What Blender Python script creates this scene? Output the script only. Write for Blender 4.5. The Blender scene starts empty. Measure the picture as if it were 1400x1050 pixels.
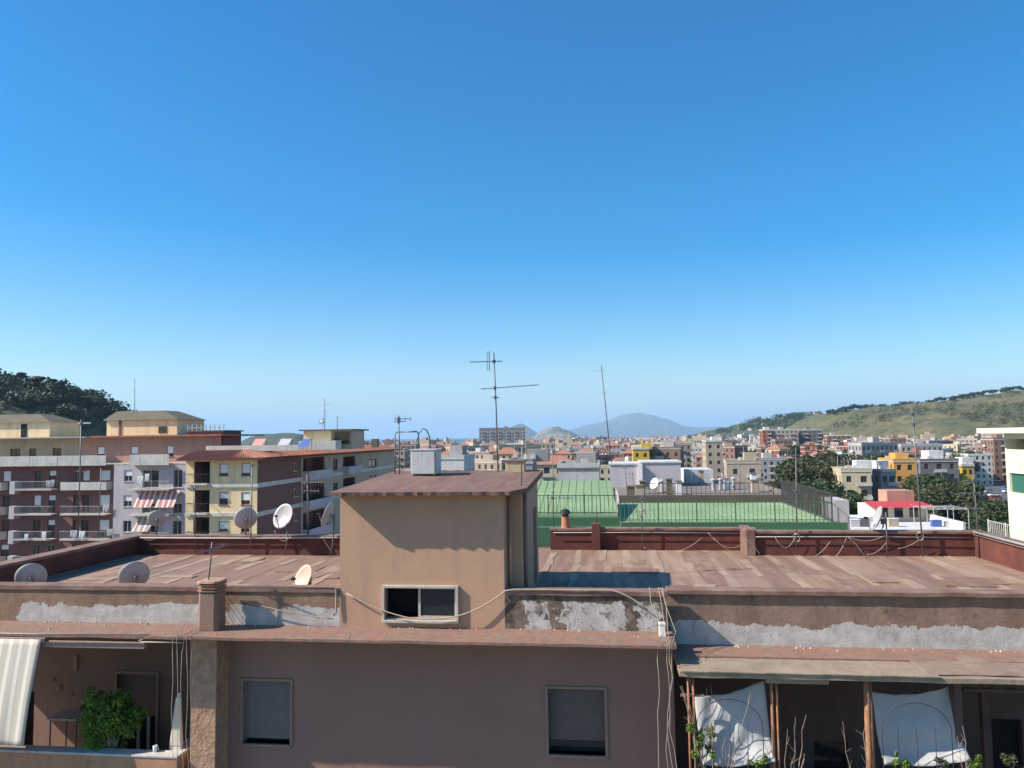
import bpy, math, random
from math import sin, cos, radians, pi, sqrt
from mathutils import Vector, Matrix, noise
from mathutils.bvhtree import BVHTree

# ------------------------------------------------------------------ camera
scn = bpy.context.scene
COL = scn.collection
FPX = 1052.0                       # focal length for a 1400 px wide frame
CAMZ = 24.0
PITCH, ROLL = radians(3.92), radians(0.8)
Fv = Vector((0, cos(PITCH), sin(PITCH)))
R0 = Vector((1, 0, 0)); U0 = Vector((0, -sin(PITCH), cos(PITCH)))
Rv = cos(ROLL)*R0 - sin(ROLL)*U0
Uv = cos(ROLL)*U0 + sin(ROLL)*R0
cam_d = bpy.data.cameras.new('camera')
cam_d.sensor_width = 36.0
cam_d.lens = 36.0*FPX/1400.0
cam_d.clip_start = 0.1
cam_d.clip_end = 200000
cam = bpy.data.objects.new('camera', cam_d)
COL.objects.link(cam)
m = Matrix((Rv, Uv, -Fv)).transposed().to_4x4()
m.translation = Vector((0, 0, CAMZ))
cam.matrix_world = m
scn.camera = cam

# ------------------------------------------------------------------ light
TH = radians(7.0)                  # the street grid is turned 7 degrees from the view axis
CT, ST = cos(TH), sin(TH)
ld = Vector((1*CT + .32*ST, -1*ST + .32*CT, -.86)).normalized()     # direction the light travels
SUN_EL = math.asin(-ld.z)
world = bpy.data.worlds.new('World'); scn.world = world
world.use_nodes = True
wn = world.node_tree
for n in list(wn.nodes): wn.nodes.remove(n)
sky = wn.nodes.new('ShaderNodeTexSky'); sky.sky_type = 'NISHITA'
sky.sun_disc = False
sky.sun_elevation = SUN_EL
sky.sun_rotation = math.atan2(-ld.x, -ld.y)
sky.altitude = 0
sky.air_density = 1.0
sky.dust_density = 0.7
sky.ozone_density = 2.2
hsv = wn.nodes.new('ShaderNodeHueSaturation'); hsv.inputs['Saturation'].default_value = 1.7
bg = wn.nodes.new('ShaderNodeBackground'); bg.inputs[1].default_value = 0.118
wo = wn.nodes.new('ShaderNodeOutputWorld')
wn.links.new(sky.outputs[0], hsv.inputs['Color']); wn.links.new(hsv.outputs[0], bg.inputs[0]); wn.links.new(bg.outputs[0], wo.inputs[0])
sun_d = bpy.data.lights.new('sun', 'SUN')
sun_d.energy = 5.0; sun_d.angle = radians(.53); sun_d.color = (1, .93, .82)
sun = bpy.data.objects.new('sun', sun_d); COL.objects.link(sun)
sun.rotation_euler = ld.to_track_quat('-Z', 'Y').to_euler()
sun.location = (-40, 0, 80)
scn.view_settings.view_transform = 'Standard'
scn.view_settings.look = 'None'
scn.view_settings.exposure = 0.58
scn.view_settings.gamma = 1.0
scn.view_settings.use_curve_mapping = False
scn.cycles.use_denoising = True
scn.cycles.max_bounces = 6
scn.cycles.volume_bounces = 2
scn.cycles.transparent_max_bounces = 8

# ------------------------------------------------------------------ geometry of the view
rng = random.Random(7)
def ray(px, py):
    return Fv + ((px-700)/FPX)*Rv + ((525-py)/FPX)*Uv
def at(px, py, Y):
    d = ray(px, py)*1.0; d = d*(Y/d.y)
    return Vector((d.x, d.y, d.z+CAMZ))
D0 = 15.0
def lv(px, py, v):                 # street-grid coordinates (u along the facade, v away from it, z) of a seen point
    d = ray(px, py); t = (v+D0*CT)/(d.x*ST+d.y*CT); x, y = t*d.x, t*d.y
    return (x*CT-(y-D0)*ST, v, CAMZ+t*d.z)
def lu(px, py, v): return lv(px, py, v)[0]
def lz(px, py, v): return lv(px, py, v)[2]
def W(u, v, z=0): return Vector((u*CT+v*ST, D0-u*ST+v*CT, z))
def uv_of(x, y): return (x*CT-(y-D0)*ST, x*ST+(y-D0)*CT)

# ------------------------------------------------------------------ mesh helper
class MB:
    def __init__(s, off=(0, 0, 0)):
        s.v = []; s.f = []; s.o = off
    def P(s, p):
        s.v.append((p[0]-s.o[0], p[1]-s.o[1], p[2]-s.o[2])); return len(s.v)-1
    def face(s, *pts):
        s.f.append(tuple(s.P(p) for p in pts)); return s
    def box(s, x0, y0, z0, x1, y1, z1):
        if x0 > x1: x0, x1 = x1, x0
        if y0 > y1: y0, y1 = y1, y0
        if z0 > z1: z0, z1 = z1, z0
        b = [s.P(p) for p in ((x0,y0,z0),(x1,y0,z0),(x1,y1,z0),(x0,y1,z0),(x0,y0,z1),(x1,y0,z1),(x1,y1,z1),(x0,y1,z1))]
        for q in ((3,2,1,0),(4,5,6,7),(0,1,5,4),(1,2,6,5),(2,3,7,6),(3,0,4,7)): s.f.append(tuple(b[i] for i in q))
        return s
    def hexa(s, lo, hi):           # two rings of the same length, closed
        n = len(lo); a = [s.P(p) for p in lo]; b = [s.P(p) for p in hi]
        s.f.append(tuple(reversed(a))); s.f.append(tuple(b))
        for i in range(n): s.f.append((a[i], a[(i+1) % n], b[(i+1) % n], b[i]))
        return s
    def tube(s, pts, r, n=6, r1=None):
        pts = [Vector(p) for p in pts]; k = len(pts); rings = []
        for i, p in enumerate(pts):
            t = (pts[min(i+1, k-1)]-pts[max(i-1, 0)])
            if t.length < 1e-9: t = Vector((0, 0, 1))
            t.normalize()
            a = Vector((0, 0, 1)) if abs(t.z) < .9 else Vector((1, 0, 0))
            x = t.cross(a).normalized(); y = t.cross(x)
            rr = r if r1 is None else r+(r1-r)*i/max(1, k-1)
            rings.append([s.P(p+x*rr*cos(2*pi*j/n)+y*rr*sin(2*pi*j/n)) for j in range(n)])
        for a, b in zip(rings, rings[1:]):
            for j in range(n): s.f.append((a[j], a[(j+1) % n], b[(j+1) % n], b[j]))
        s.f.append(tuple(reversed(rings[0]))); s.f.append(tuple(rings[-1]))
        return s
    def lathe(s, c, prof, n=16, axis=None):
        M = Matrix.Identity(3) if axis is None else Vector(axis).to_track_quat('Z', 'Y').to_matrix()
        c = Vector(c); rings = []
        for r, h in prof:
            rings.append([s.P(c+M @ Vector((r*cos(2*pi*j/n), r*sin(2*pi*j/n), h))) for j in range(n)])
        for a, b in zip(rings, rings[1:]):
            for j in range(n): s.f.append((a[j], a[(j+1) % n], b[(j+1) % n], b[j]))
        s.f.append(tuple(reversed(rings[0]))); s.f.append(tuple(rings[-1]))
        return s
    def wall(s, A, B, z0, z1, ops=(), depth=.2):
        """an outer wall face from A to B (2D; outside on the left hand... of B->A) with real openings and reveals"""
        A = Vector(A); B = Vector(B); L = (B-A).length; u = (B-A)/L; nrm = Vector((-u.y, u.x))   # inward
        us = sorted({0.0, L} | {o[0] for o in ops} | {o[1] for o in ops})
        zs = sorted({z0, z1} | {o[2] for o in ops} | {o[3] for o in ops})
        us = [q for q in us if -1e-6 <= q <= L+1e-6]; zs = [q for q in zs if z0-1e-6 <= q <= z1+1e-6]
        def pt(a, z, d=0): q = A+u*a+nrm*d; return (q.x, q.y, z)
        for a0, a1 in zip(us, us[1:]):
            for b0, b1 in zip(zs, zs[1:]):
                am, bm_ = (a0+a1)/2, (b0+b1)/2
                if any(o[0] < am < o[1] and o[2] < bm_ < o[3] for o in ops): continue
                s.face(pt(a0, b0), pt(a1, b0), pt(a1, b1), pt(a0, b1))
        for a0, a1, b0, b1 in ops:
            s.face(pt(a0, b0), pt(a0, b0, depth), pt(a1, b0, depth), pt(a1, b0))
            s.face(pt(a0, b1, depth), pt(a0, b1), pt(a1, b1), pt(a1, b1, depth))
            s.face(pt(a0, b0), pt(a0, b1), pt(a0, b1, depth), pt(a0, b0, depth))
            s.face(pt(a1, b1), pt(a1, b0), pt(a1, b0, depth), pt(a1, b1, depth))
        return s
    def mesh(s, name):
        me = bpy.data.meshes.new(name); me.from_pydata(s.v, [], s.f); me.update(); return me
    def build(s, name, mat, parent=None, smooth=False, bevel=0, kind=None):
        me = s.mesh(name)
        if mat: me.materials.append(mat)
        if smooth:
            for p in me.polygons: p.use_smooth = True
        o = bpy.data.objects.new(name, me); COL.objects.link(o)
        if parent: o.parent = parent
        if bevel:
            b = o.modifiers.new('bevel', 'BEVEL'); b.width = bevel; b.segments = 2; b.limit_method = 'ANGLE'
        if kind: o['kind'] = kind
        return o

def tag(o, label, cat, group=None):
    o['label'] = label; o['category'] = cat
    if group: o['group'] = group
    return o
def thing(name, loc=(0, 0, 0), rz=0.0, label=None, cat=None, group=None):
    o = bpy.data.objects.new(name, None); COL.objects.link(o)
    o.location = loc; o.rotation_euler = (0, 0, rz); o.empty_display_size = .2
    if label: tag(o, label, cat, group)
    return o
def gthing(name, u, v, label, cat, group=None):      # a thing aligned with the street grid; its meshes use MB(off=(u,v,0))
    return thing(name, W(u, v, 0), -TH, label, cat, group)
def struct(o): o['kind'] = 'structure'; return o
def copy_tree(o, loc, rz, label=None, scale=None):
    c = o.copy(); COL.objects.link(c); c.location = loc; c.rotation_euler = (0, 0, rz)
    if scale: c.scale = scale
    if label: c['label'] = label
    for ch in o.children:
        d = ch.copy(); COL.objects.link(d); d.parent = c
        for g in ch.children:
            e = g.copy(); COL.objects.link(e); e.parent = d
    return c

# ------------------------------------------------------------------ materials
MATS = {}
def newmat(name):
    m = bpy.data.materials.new(name); m.use_nodes = True
    nt = m.node_tree; b = nt.nodes['Principled BSDF']
    return m, nt, b
def N(nt, t, **kw):
    n = nt.nodes.new(t)
    for k, v in kw.items():
        if k in n.inputs: n.inputs[k].default_value = v
        else: setattr(n, k, v)
    return n
def coords(nt, scale=(1, 1, 1), out='Object'):
    tc = N(nt, 'ShaderNodeTexCoord'); mp = N(nt, 'ShaderNodeMapping'); mp.inputs['Scale'].default_value = scale
    nt.links.new(tc.outputs[out], mp.inputs[0]); return mp.outputs[0]
def ramp(nt, fac, stops):
    r = N(nt, 'ShaderNodeValToRGB'); e = r.color_ramp.elements
    while len(e) < len(stops): e.new(.5)
    for el, (p, c) in zip(e, stops):
        el.position = p; el.color = (c, c, c, 1) if isinstance(c, (int, float)) else (*c, 1)
    nt.links.new(fac, r.inputs[0]); return r.outputs[0]
def mix(nt, fac, a, b, mode='MIX'):
    mx = N(nt, 'ShaderNodeMix', data_type='RGBA', blend_type=mode)
    for i, x in ((0, fac), (6, a), (7, b)):
        if isinstance(x, (int, float)): mx.inputs[i].default_value = x
        elif isinstance(x, tuple): mx.inputs[i].default_value = (*x[:3], 1)
        else: nt.links.new(x, mx.inputs[i])
    return mx.outputs[2]
def sc3(c, k): return tuple(min(1, max(0, x*k)) for x in c)
def plaster(name, c, c2=None, scale=1.2, var=.18, rough=.9, bump=.25, fine=35, streak=.25, dirt=(.12, .1, .085), dirtamt=.35, rand=0.0, metal=0.0, dr=(.52, .75)):
    """mottled matt surface with fine grain, rain streaks and dirt blotches"""
    m, nt, b = newmat(name); co = coords(nt)
    n1 = N(nt, 'ShaderNodeTexNoise', Scale=scale, Detail=6.0, Roughness=.65); nt.links.new(co, n1.inputs['Vector'])
    col = mix(nt, ramp(nt, n1.outputs[0], [(.3, 0.0), (.7, 1.0)]), sc3(c, 1-var), c2 or sc3(c, 1+var))
    if dirtamt:
        n2 = N(nt, 'ShaderNodeTexNoise', Scale=scale*2.7, Detail=8.0, Roughness=.75); nt.links.new(co, n2.inputs['Vector'])
        col = mix(nt, ramp(nt, n2.outputs[0], [(dr[0], 0.0), (dr[1], dirtamt)]), col, dirt)
    if streak:
        n3 = N(nt, 'ShaderNodeTexNoise', Scale=1.0, Detail=4.0); nt.links.new(coords(nt, (scale*4, scale*4, scale*.35)), n3.inputs['Vector'])
        col = mix(nt, ramp(nt, n3.outputs[0], [(.5, 0.0), (.72, streak)]), col, sc3(dirt, 1.4))
    nf = N(nt, 'ShaderNodeTexNoise', Scale=fine, Detail=5.0); nt.links.new(co, nf.inputs['Vector'])
    col = mix(nt, .22, col, ramp(nt, nf.outputs[0], [(.25, .35), (.75, .65)]), 'OVERLAY')
    if rand:
        oi = N(nt, 'ShaderNodeObjectInfo')
        col = mix(nt, 1.0, col, ramp(nt, oi.outputs['Random'], [(0, 1-rand), (1, 1.0)]), 'MULTIPLY')
    nt.links.new(col, b.inputs['Base Color'])
    b.inputs['Roughness'].default_value = rough; b.inputs['Metallic'].default_value = metal
    if bump:
        bp = N(nt, 'ShaderNodeBump', Strength=bump, Distance=.02); nt.links.new(nf.outputs[0], bp.inputs['Height'])
        nt.links.new(bp.outputs[0], b.inputs['Normal'])
    return m
def plain(name, c, rough=.6, metal=0.0, var=.12, scale=6.0):
    return plaster(name, c, scale=scale, var=var, rough=rough, bump=.08, streak=0, dirtamt=.2, metal=metal)
def glass_mat(name, c=(.02, .025, .03), rough=.08):
    m, nt, b = newmat(name); b.inputs['Base Color'].default_value = (*c, 1); b.inputs['Roughness'].default_value = rough
    b.inputs['Specular IOR Level'].default_value = .6
    return m

M_main = plaster('facade_plaster', (.31, .172, .13), scale=.5, var=.1, dirtamt=.16, streak=.12)
M_box = plaster('stair_plaster', (.5, .3, .19), scale=.8, var=.09, dirtamt=.2, streak=.14)
M_backwall = plaster('bay_plaster', (.27, .165, .12), scale=.9, var=.14, dirtamt=.4, streak=.2)
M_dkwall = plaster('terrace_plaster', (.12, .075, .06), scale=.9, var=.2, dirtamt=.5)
M_ledge = plaster('ledge_paint', (.37, .15, .105), (.27, .185, .135), scale=2.6, var=.15, dirtamt=.9, dirt=(.17, .125, .095), dr=(.44, .62), streak=0, bump=.5)
M_coping = plaster('coping_paint', (.19, .085, .06), (.29, .19, .14), scale=2.4, dirtamt=.7, streak=0, bump=.35)
M_redwall = plaster('red_parapet', (.1, .028, .022), (.19, .055, .036), scale=1.1, dirtamt=.75, dirt=(.06, .03, .025), streak=.45)
M_soffit = plaster('soffit', (.25, .17, .13), scale=1.5)
M_canopy = plaster('canopy_felt', (.29, .215, .15), (.38, .29, .2), scale=2.2, dirtamt=.6, streak=0, bump=.4)
M_canopy2 = plaster('old_felt', (.26, .17, .12), (.33, .24, .17), scale=2.0, dirtamt=.6, streak=0, bump=.4)
M_orange = plaster('balcony_plaster', (.5, .26, .15), scale=2, dirtamt=.4)
M_stone = plaster('pillar_stone', (.46, .27, .17), scale=4, var=.3, dirtamt=.7, dirt=(.16, .08, .05), fine=18, bump=.9)
M_frame = plain('alu_frame', (.5, .45, .38), rough=.45)
M_frame2 = plain('stone_frame', (.3, .2, .15), rough=.8)
M_shutter = plain('roller_shutter', (.22, .165, .14), rough=.7)
M_shutter2 = plain('roller_shutter_dark', (.15, .1, .075), rough=.7)
M_glass = glass_mat('window_glass')
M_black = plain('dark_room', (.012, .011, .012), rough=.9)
M_steel = plain('galvanised', (.17, .19, .2), rough=.4, metal=.6)
M_mast = plain('mast_metal', (.15, .145, .14), rough=.5, metal=.4)
M_alu = plain('antenna_alu', (.24, .25, .27), rough=.35, metal=.7)
M_white = plain('white_paint', (.78, .77, .74), rough=.6)
M_cable = plain('cable_white', (.42, .34, .26), rough=.6)
M_cabled = plain('cable_dark', (.05, .04, .04), rough=.6)
M_rust = plaster('rusty_pipe', (.3, .12, .06), (.42, .22, .12), scale=7, dirtamt=.5, streak=0)
M_dish = plain('dish_grey', (.42, .39, .38), rough=.5)
M_dishb = plain('dish_beige', (.55, .42, .3), rough=.5)
M_black2 = plain('black_plastic', (.02, .02, .02), rough=.5)
M_tank = plaster('tank_zinc', (.55, .55, .53), scale=5, var=.12, rough=.55, dirtamt=.3, streak=.2)
M_cloth = plain('white_sheet', (.46, .45, .44), rough=.95, var=.05)
M_terra = plaster('terracotta', (.45, .2, .1), scale=8, dirtamt=.3, streak=0)

def parapet_mat(name, thr, base, windows, stain=.62):
    """bare patched plaster with ragged patches of white waterproofing along its foot, black lichen stains"""
    m, nt, b = newmat(name); tc = N(nt, 'ShaderNodeTexCoord'); sx = N(nt, 'ShaderNodeSeparateXYZ')
    nt.links.new(tc.outputs['Object'], sx.inputs[0]); co = coords(nt)
    def math_(op, x, y):
        q = N(nt, 'ShaderNodeMath', operation=op)
        for i, w in ((0, x), (1, y)):
            if isinstance(w, (int, float)): q.inputs[i].default_value = w
            else: nt.links.new(w, q.inputs[i])
        return q.outputs[0]
    def nz(s_, d=7.0, r=.7, sc=(1, 1, 1)):
        q = N(nt, 'ShaderNodeTexNoise', Scale=s_, Detail=d, Roughness=r); nt.links.new(coords(nt, sc), q.inputs['Vector']); return q.outputs[0]
    base_c = mix(nt, ramp(nt, nz(1.7), [(.35, 0.0), (.62, 1.0)]), base, sc3(base, .62))
    st = nz(3.6, 9.0, .8)
    base_c = mix(nt, ramp(nt, nz(1.0, 5.0, .7, (7, 7, 1.2)), [(.5, 0.0), (.7, .6)]), base_c, (.16, .11, .085))
    base_c = mix(nt, ramp(nt, st, [(stain-.06, 0.0), (stain+.05, .9)]), base_c, (.05, .042, .036))
    edge = math_('ADD', sx.outputs['Z'], math_('MULTIPLY', math_('SUBTRACT', nz(1.1, 6.0, .7), .5), -.75))
    low = math_('LESS_THAN', edge, thr)
    win = None
    xw = math_('ADD', sx.outputs['X'], math_('MULTIPLY', math_('SUBTRACT', nz(2.2), .5), 1.2))
    for x0, x1 in windows:
        q = math_('MULTIPLY', math_('GREATER_THAN', xw, x0), math_('LESS_THAN', xw, x1)); win = q if win is None else math_('MAXIMUM', win, q)
    msk = math_('MULTIPLY', low, win)
    wc = mix(nt, ramp(nt, nz(2.6), [(.3, 0.0), (.7, 1.0)]), (.36, .32, .275), (.62, .585, .54))
    wc = mix(nt, ramp(nt, nz(1.0, 6.0, .75, (5, 5, 1.5)), [(.56, 0.0), (.68, .6)]), wc, (.24, .2, .165))
    wc = mix(nt, ramp(nt, st, [(stain, 0.0), (stain+.06, .85)]), wc, (.1, .085, .07))
    nt.links.new(mix(nt, msk, base_c, wc), b.inputs['Base Color']); b.inputs['Roughness'].default_value = .92
    bp = N(nt, 'ShaderNodeBump', Strength=.7, Distance=.035); nt.links.new(math_('ADD', st, msk), bp.inputs['Height']); nt.links.new(bp.outputs[0], b.inputs['Normal'])
    return m
M_parL = parapet_mat('patched_parapet_a', 20.7, (.34, .21, .135), [(-10.4, -6.2), (-5.8, -3.2)], .66)
M_parM = parapet_mat('patched_parapet_b', 20.86, (.27, .195, .14), [(.2, .65), (.9, 2.1), (2.3, 2.7)], .52)
M_parR = parapet_mat('patched_parapet_c', 20.4, (.33, .21, .145), [(2, 20)], .64)

def membrane(name, a, b_, light=(.4, .265, .18)):
    m, nt, b = newmat(name); co = coords(nt)
    n1 = N(nt, 'ShaderNodeTexNoise', Scale=1.0, Detail=6.0, Roughness=.7); nt.links.new(coords(nt, (5.5, .3, 1)), n1.inputs['Vector'])
    col = mix(nt, ramp(nt, n1.outputs[0], [(.36, 0.0), (.64, 1.0)]), a, b_)
    n3 = N(nt, 'ShaderNodeTexNoise', Scale=1.0, Detail=7.0, Roughness=.75); nt.links.new(coords(nt, (2.6, .45, 1)), n3.inputs['Vector'])
    col = mix(nt, ramp(nt, n3.outputs[0], [(.52, 0.0), (.66, .75)]), col, light)
    n2 = N(nt, 'ShaderNodeTexNoise', Scale=.8, Detail=8.0, Roughness=.75); nt.links.new(co, n2.inputs['Vector'])
    col = mix(nt, ramp(nt, n2.outputs[0], [(.52, 0.0), (.68, .7)]), col, (.17, .115, .085))
    n5 = N(nt, 'ShaderNodeTexNoise', Scale=1.0, Detail=5.0, Roughness=.7); nt.links.new(coords(nt, (.5, 5, 1)), n5.inputs['Vector'])
    col = mix(nt, ramp(nt, n5.outputs[0], [(.6, 0.0), (.68, .45)]), col, (.14, .09, .07))
    nf = N(nt, 'ShaderNodeTexNoise', Scale=60.0, Detail=3.0); nt.links.new(co, nf.inputs['Vector'])
    oi = N(nt, 'ShaderNodeObjectInfo')
    col = mix(nt, 1.0, col, ramp(nt, oi.outputs['Random'], [(0, .84), (1, 1.0)]), 'MULTIPLY')
    nt.links.new(col, b.inputs['Base Color']); b.inputs['Roughness'].default_value = .9
    bp = N(nt, 'ShaderNodeBump', Strength=.3, Distance=.01); nt.links.new(nf.outputs[0], bp.inputs['Height']); nt.links.new(bp.outputs[0], b.inputs['Normal'])
    return m
M_deck1 = membrane('roof_felt_a', (.22, .12, .08), (.31, .185, .125))
M_deck2 = membrane('roof_felt_b', (.27, .16, .105), (.37, .24, .165))
M_seam = membrane('roof_felt_seam', (.33, .215, .145), (.44, .31, .22))
M_slab = membrane('stair_roof_felt', (.17, .085, .062), (.27, .15, .105), (.3, .2, .15))

def leafmat(name, a, b_, rand=.25, rough=.6, scale=.6, trans=.25):
    m, nt, b = newmat(name)
    n1 = N(nt, 'ShaderNodeTexNoise', Scale=scale, Detail=4.0); nt.links.new(coords(nt), n1.inputs['Vector'])
    col = mix(nt, ramp(nt, n1.outputs[0], [(.35, 0.0), (.65, 1.0)]), a, b_)
    oi = N(nt, 'ShaderNodeObjectInfo')
    col = mix(nt, 1.0, col, ramp(nt, oi.outputs['Random'], [(0, 1-rand), (1, 1.0)]), 'MULTIPLY')
    nt.links.new(col, b.inputs['Base Color']); b.inputs['Roughness'].default_value = rough
    tr = N(nt, 'ShaderNodeBsdfTranslucent'); nt.links.new(col, tr.inputs[0])
    ms = N(nt, 'ShaderNodeMixShader'); ms.inputs[0].default_value = trans
    nt.links.new(b.outputs[0], ms.inputs[1]); nt.links.new(tr.outputs[0], ms.inputs[2])
    nt.links.new(ms.outputs[0], nt.nodes['Material Output'].inputs[0])
    return m
M_leaf = leafmat('shrub_leaves', (.07, .14, .015), (.22, .33, .035), scale=5)
M_tree = leafmat('tree_leaves', (.03, .06, .018), (.075, .105, .03))
M_pine = leafmat('pine_needles', (.022, .045, .026), (.05, .075, .036), trans=.1)
M_dry = leafmat('dry_bush_leaves', (.06, .075, .03), (.12, .12, .05))
M_bark = plain('bark', (.09, .06, .045), rough=.9)
M_twig = plain('bare_twig', (.33, .25, .19), rough=.8)

# ================================================================== the setting
def ground_mat(name, a, b_, c, s):
    m, nt, b = newmat(name)
    n1 = N(nt, 'ShaderNodeTexNoise', Scale=s, Detail=9.0, Roughness=.7); nt.links.new(coords(nt), n1.inputs['Vector'])
    n2 = N(nt, 'ShaderNodeTexNoise', Scale=s*6, Detail=6.0, Roughness=.7); nt.links.new(coords(nt), n2.inputs['Vector'])
    col = mix(nt, ramp(nt, n1.outputs[0], [(.38, 0.0), (.6, 1.0)]), a, b_)
    col = mix(nt, ramp(nt, n2.outputs[0], [(.5, 0.0), (.62, .9)]), col, c)
    nt.links.new(col, b.inputs['Base Color']); b.inputs['Roughness'].default_value = .95
    return m
M_ground = ground_mat('city_ground', (.1, .1, .09), (.16, .145, .12), (.05, .065, .03), .02)
M_grass = ground_mat('hill_grass', (.075, .085, .03), (.16, .13, .055), (.035, .05, .02), .016)
M_wood = ground_mat('wooded_hill', (.045, .06, .028), (.085, .09, .045), (.03, .042, .022), .02)
M_far = ground_mat('far_mountain', (.05, .06, .035), (.09, .085, .06), (.04, .05, .03), .0008)
M_cliff = ground_mat('pale_islet', (.06, .07, .04), (.3, .25, .2), (.05, .06, .03), .003)
msea, nts, bs = newmat('sea_water')
bs.inputs['Base Color'].default_value = (.015, .05, .09, 1); bs.inputs['Roughness'].default_value = .35
nw = N(nts, 'ShaderNodeTexNoise', Scale=.05, Detail=6.0); nts.links.new(coords(nts), nw.inputs['Vector'])
bw = N(nts, 'ShaderNodeBump', Strength=.5, Distance=2.0); nts.links.new(nw.outputs[0], bw.inputs['Height']); nts.links.new(bw.outputs[0], bs.inputs['Normal'])

def sheet(name, pts, z, mat):
    return struct(MB().face(*[(x, y, z) for x, y in pts]).build(name, mat))
sheet('sea', [(-60000, 900), (60000, 900), (60000, 70000), (-60000, 70000)], -1.2, msea)
g = MB(); gp = [(-2500, -400), (2600, -400), (3600, 3000), (3000, 5200), (1500, 5000), (700, 3600), (150, 2500), (-250, 2050), (-700, 1700), (-1500, 1900), (-2500, 2300)]
struct(g.hexa([(x, y, -12) for x, y in gp], [(x, y, 0) for x, y in gp]).build('ground', M_ground))

def prof_at(prof, px):
    for (a, ya), (b, yb) in zip(prof, prof[1:]):
        if a <= px <= b: return ya+(yb-ya)*(px-a)/(b-a)
    return prof[0][1] if px < prof[0][0] else prof[-1][1]
def ridge(name, prof, Y, near, far, mat, z0, rough, step=6, rows=16, seed=0, nscale=None, power=1.0):
    """a hill of real depth whose crest stands at distance Y"""
    mb = MB(); px0, px1 = prof[0][0], prof[-1][0]; nx = int((px1-px0)/step)+1; grid = []
    ns = nscale or 6.0/near
    for j in range(rows+1):
        t = -1+2*j/rows
        row = []
        for i in range(nx+1):
            px = px0+(px1-px0)*i/nx; p = at(px, prof_at(prof, px), Y)
            yy = Y+(t*near if t < 0 else t*far)
            s = max(0, cos(t*pi/2))**power if t < 0 else max(0, cos(t*pi/2))
            h = (p.z-z0)*s
            nz = noise.fractal(Vector((p.x*ns+seed, yy*ns, seed)), .9, 2.1, 5)*rough*(1-.7*s if t != 0 else .4)
            row.append(mb.P((p.x, yy, z0+max(-1, h+nz*min(1, h/(rough*2+.01))))))
        grid.append(row)
    for j in range(rows):
        for i in range(nx):
            mb.f.append((grid[j][i], grid[j][i+1], grid[j+1][i+1], grid[j+1][i]))
    return struct(mb.build(name, mat, smooth=True)), grid, mb

ISC = [(690, 601), (705, 598), (745, 594), (775, 588), (790, 585), (806, 582), (820, 578), (836, 575), (850, 569), (858, 566.5), (866, 565), (874, 566.5), (882, 570), (893, 575), (905, 580), (918, 585), (940, 584), (965, 584.5), (990, 588), (1020, 592), (1060, 596)]
ridge('mountain', ISC, 19000, 5000, 5000, M_far, -2, 150, step=2, rows=22, seed=3.1, nscale=.0032)
ridge('mountain', [(680, 600), (690, 592), (698, 585), (706, 581), (713, 580), (722, 584), (732, 590), (742, 595), (752, 600)], 11000, 1500, 1500, M_far, -2, 60, step=2, seed=8.7)
ridge('islet_hill', [(728, 599), (736, 592), (745, 587), (754, 583.5), (762, 583), (770, 586), (780, 590), (792, 597)], 5600, 350, 350, M_cliff, -2, 22, step=1.5, seed=1.3)
ridge('islet_hill', [(338, 605), (347, 598), (356, 594), (372, 593), (388, 592), (404, 592.5), (414, 594), (425, 602), (432, 604)], 2600, 220, 220, M_wood, -2, 7, step=2, seed=5.2)
HW = [(960, 595), (985, 590), (1000, 586), (1020, 580), (1045, 575), (1070, 571), (1100, 568), (1130, 566), (1160, 562), (1220, 556), (1300, 548), (1420, 540), (1560, 530)]
HG = [(1080, 592), (1110, 583), (1135, 570), (1155, 563), (1180, 559), (1220, 556), (1262, 554), (1290, 550), (1320, 543), (1350, 537), (1380, 534), (1420, 530), (1480, 525), (1560, 521), (1700, 520)]
B_W = ridge('wooded_hill', HW, 1900, 620, 500, M_wood, 0, 22, seed=2.2, step=5, rows=20)
B_G = ridge('grassy_hill', HG, 1250, 480, 400, M_grass, 0, 20, seed=4.4, step=5, rows=22, power=.8)
HL = [(-500, 470), (-250, 488), (-90, 508), (0, 526), (35, 528), (60, 535), (88, 545), (110, 556), (128, 570), (142, 584), (152, 600), (162, 640)]
B_L = ridge('pine_hill', HL, 420, 130, 170, M_wood, 0, 9, seed=6.4, step=6, rows=20)

def tree_of(r): return BVHTree.FromPolygons(r[2].v, r[2].f)
B_W, B_G, B_L = tree_of(B_W), tree_of(B_G), tree_of(B_L)
def hz_at(bv, x, y):
    h = bv.ray_cast(Vector((x, y, 2000)), Vector((0, 0, -1)))
    return h[0].z if h[0] else None

# air: one even haze round everything
hz = MB().box(-65000, -3000, -14, 65000, 72000, 1000)
haze = hz.build('haze', None); haze['kind'] = 'stuff'; haze['label'] = 'thin blue haze in the air over the city'
mh = bpy.data.materials.new('haze_air'); mh.use_nodes = True
nh = mh.node_tree
for n in list(nh.nodes): nh.nodes.remove(n)
pv = nh.nodes.new('ShaderNodeVolumePrincipled'); oh = nh.nodes.new('ShaderNodeOutputMaterial')
pv.inputs['Color'].default_value = (.56, .8, 1, 1); pv.inputs['Density'].default_value = 6.5e-5; pv.inputs['Anisotropy'].default_value = 0.1
nh.links.new(pv.outputs[0], oh.inputs['Volume'])
haze.data.materials.append(mh)

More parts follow.
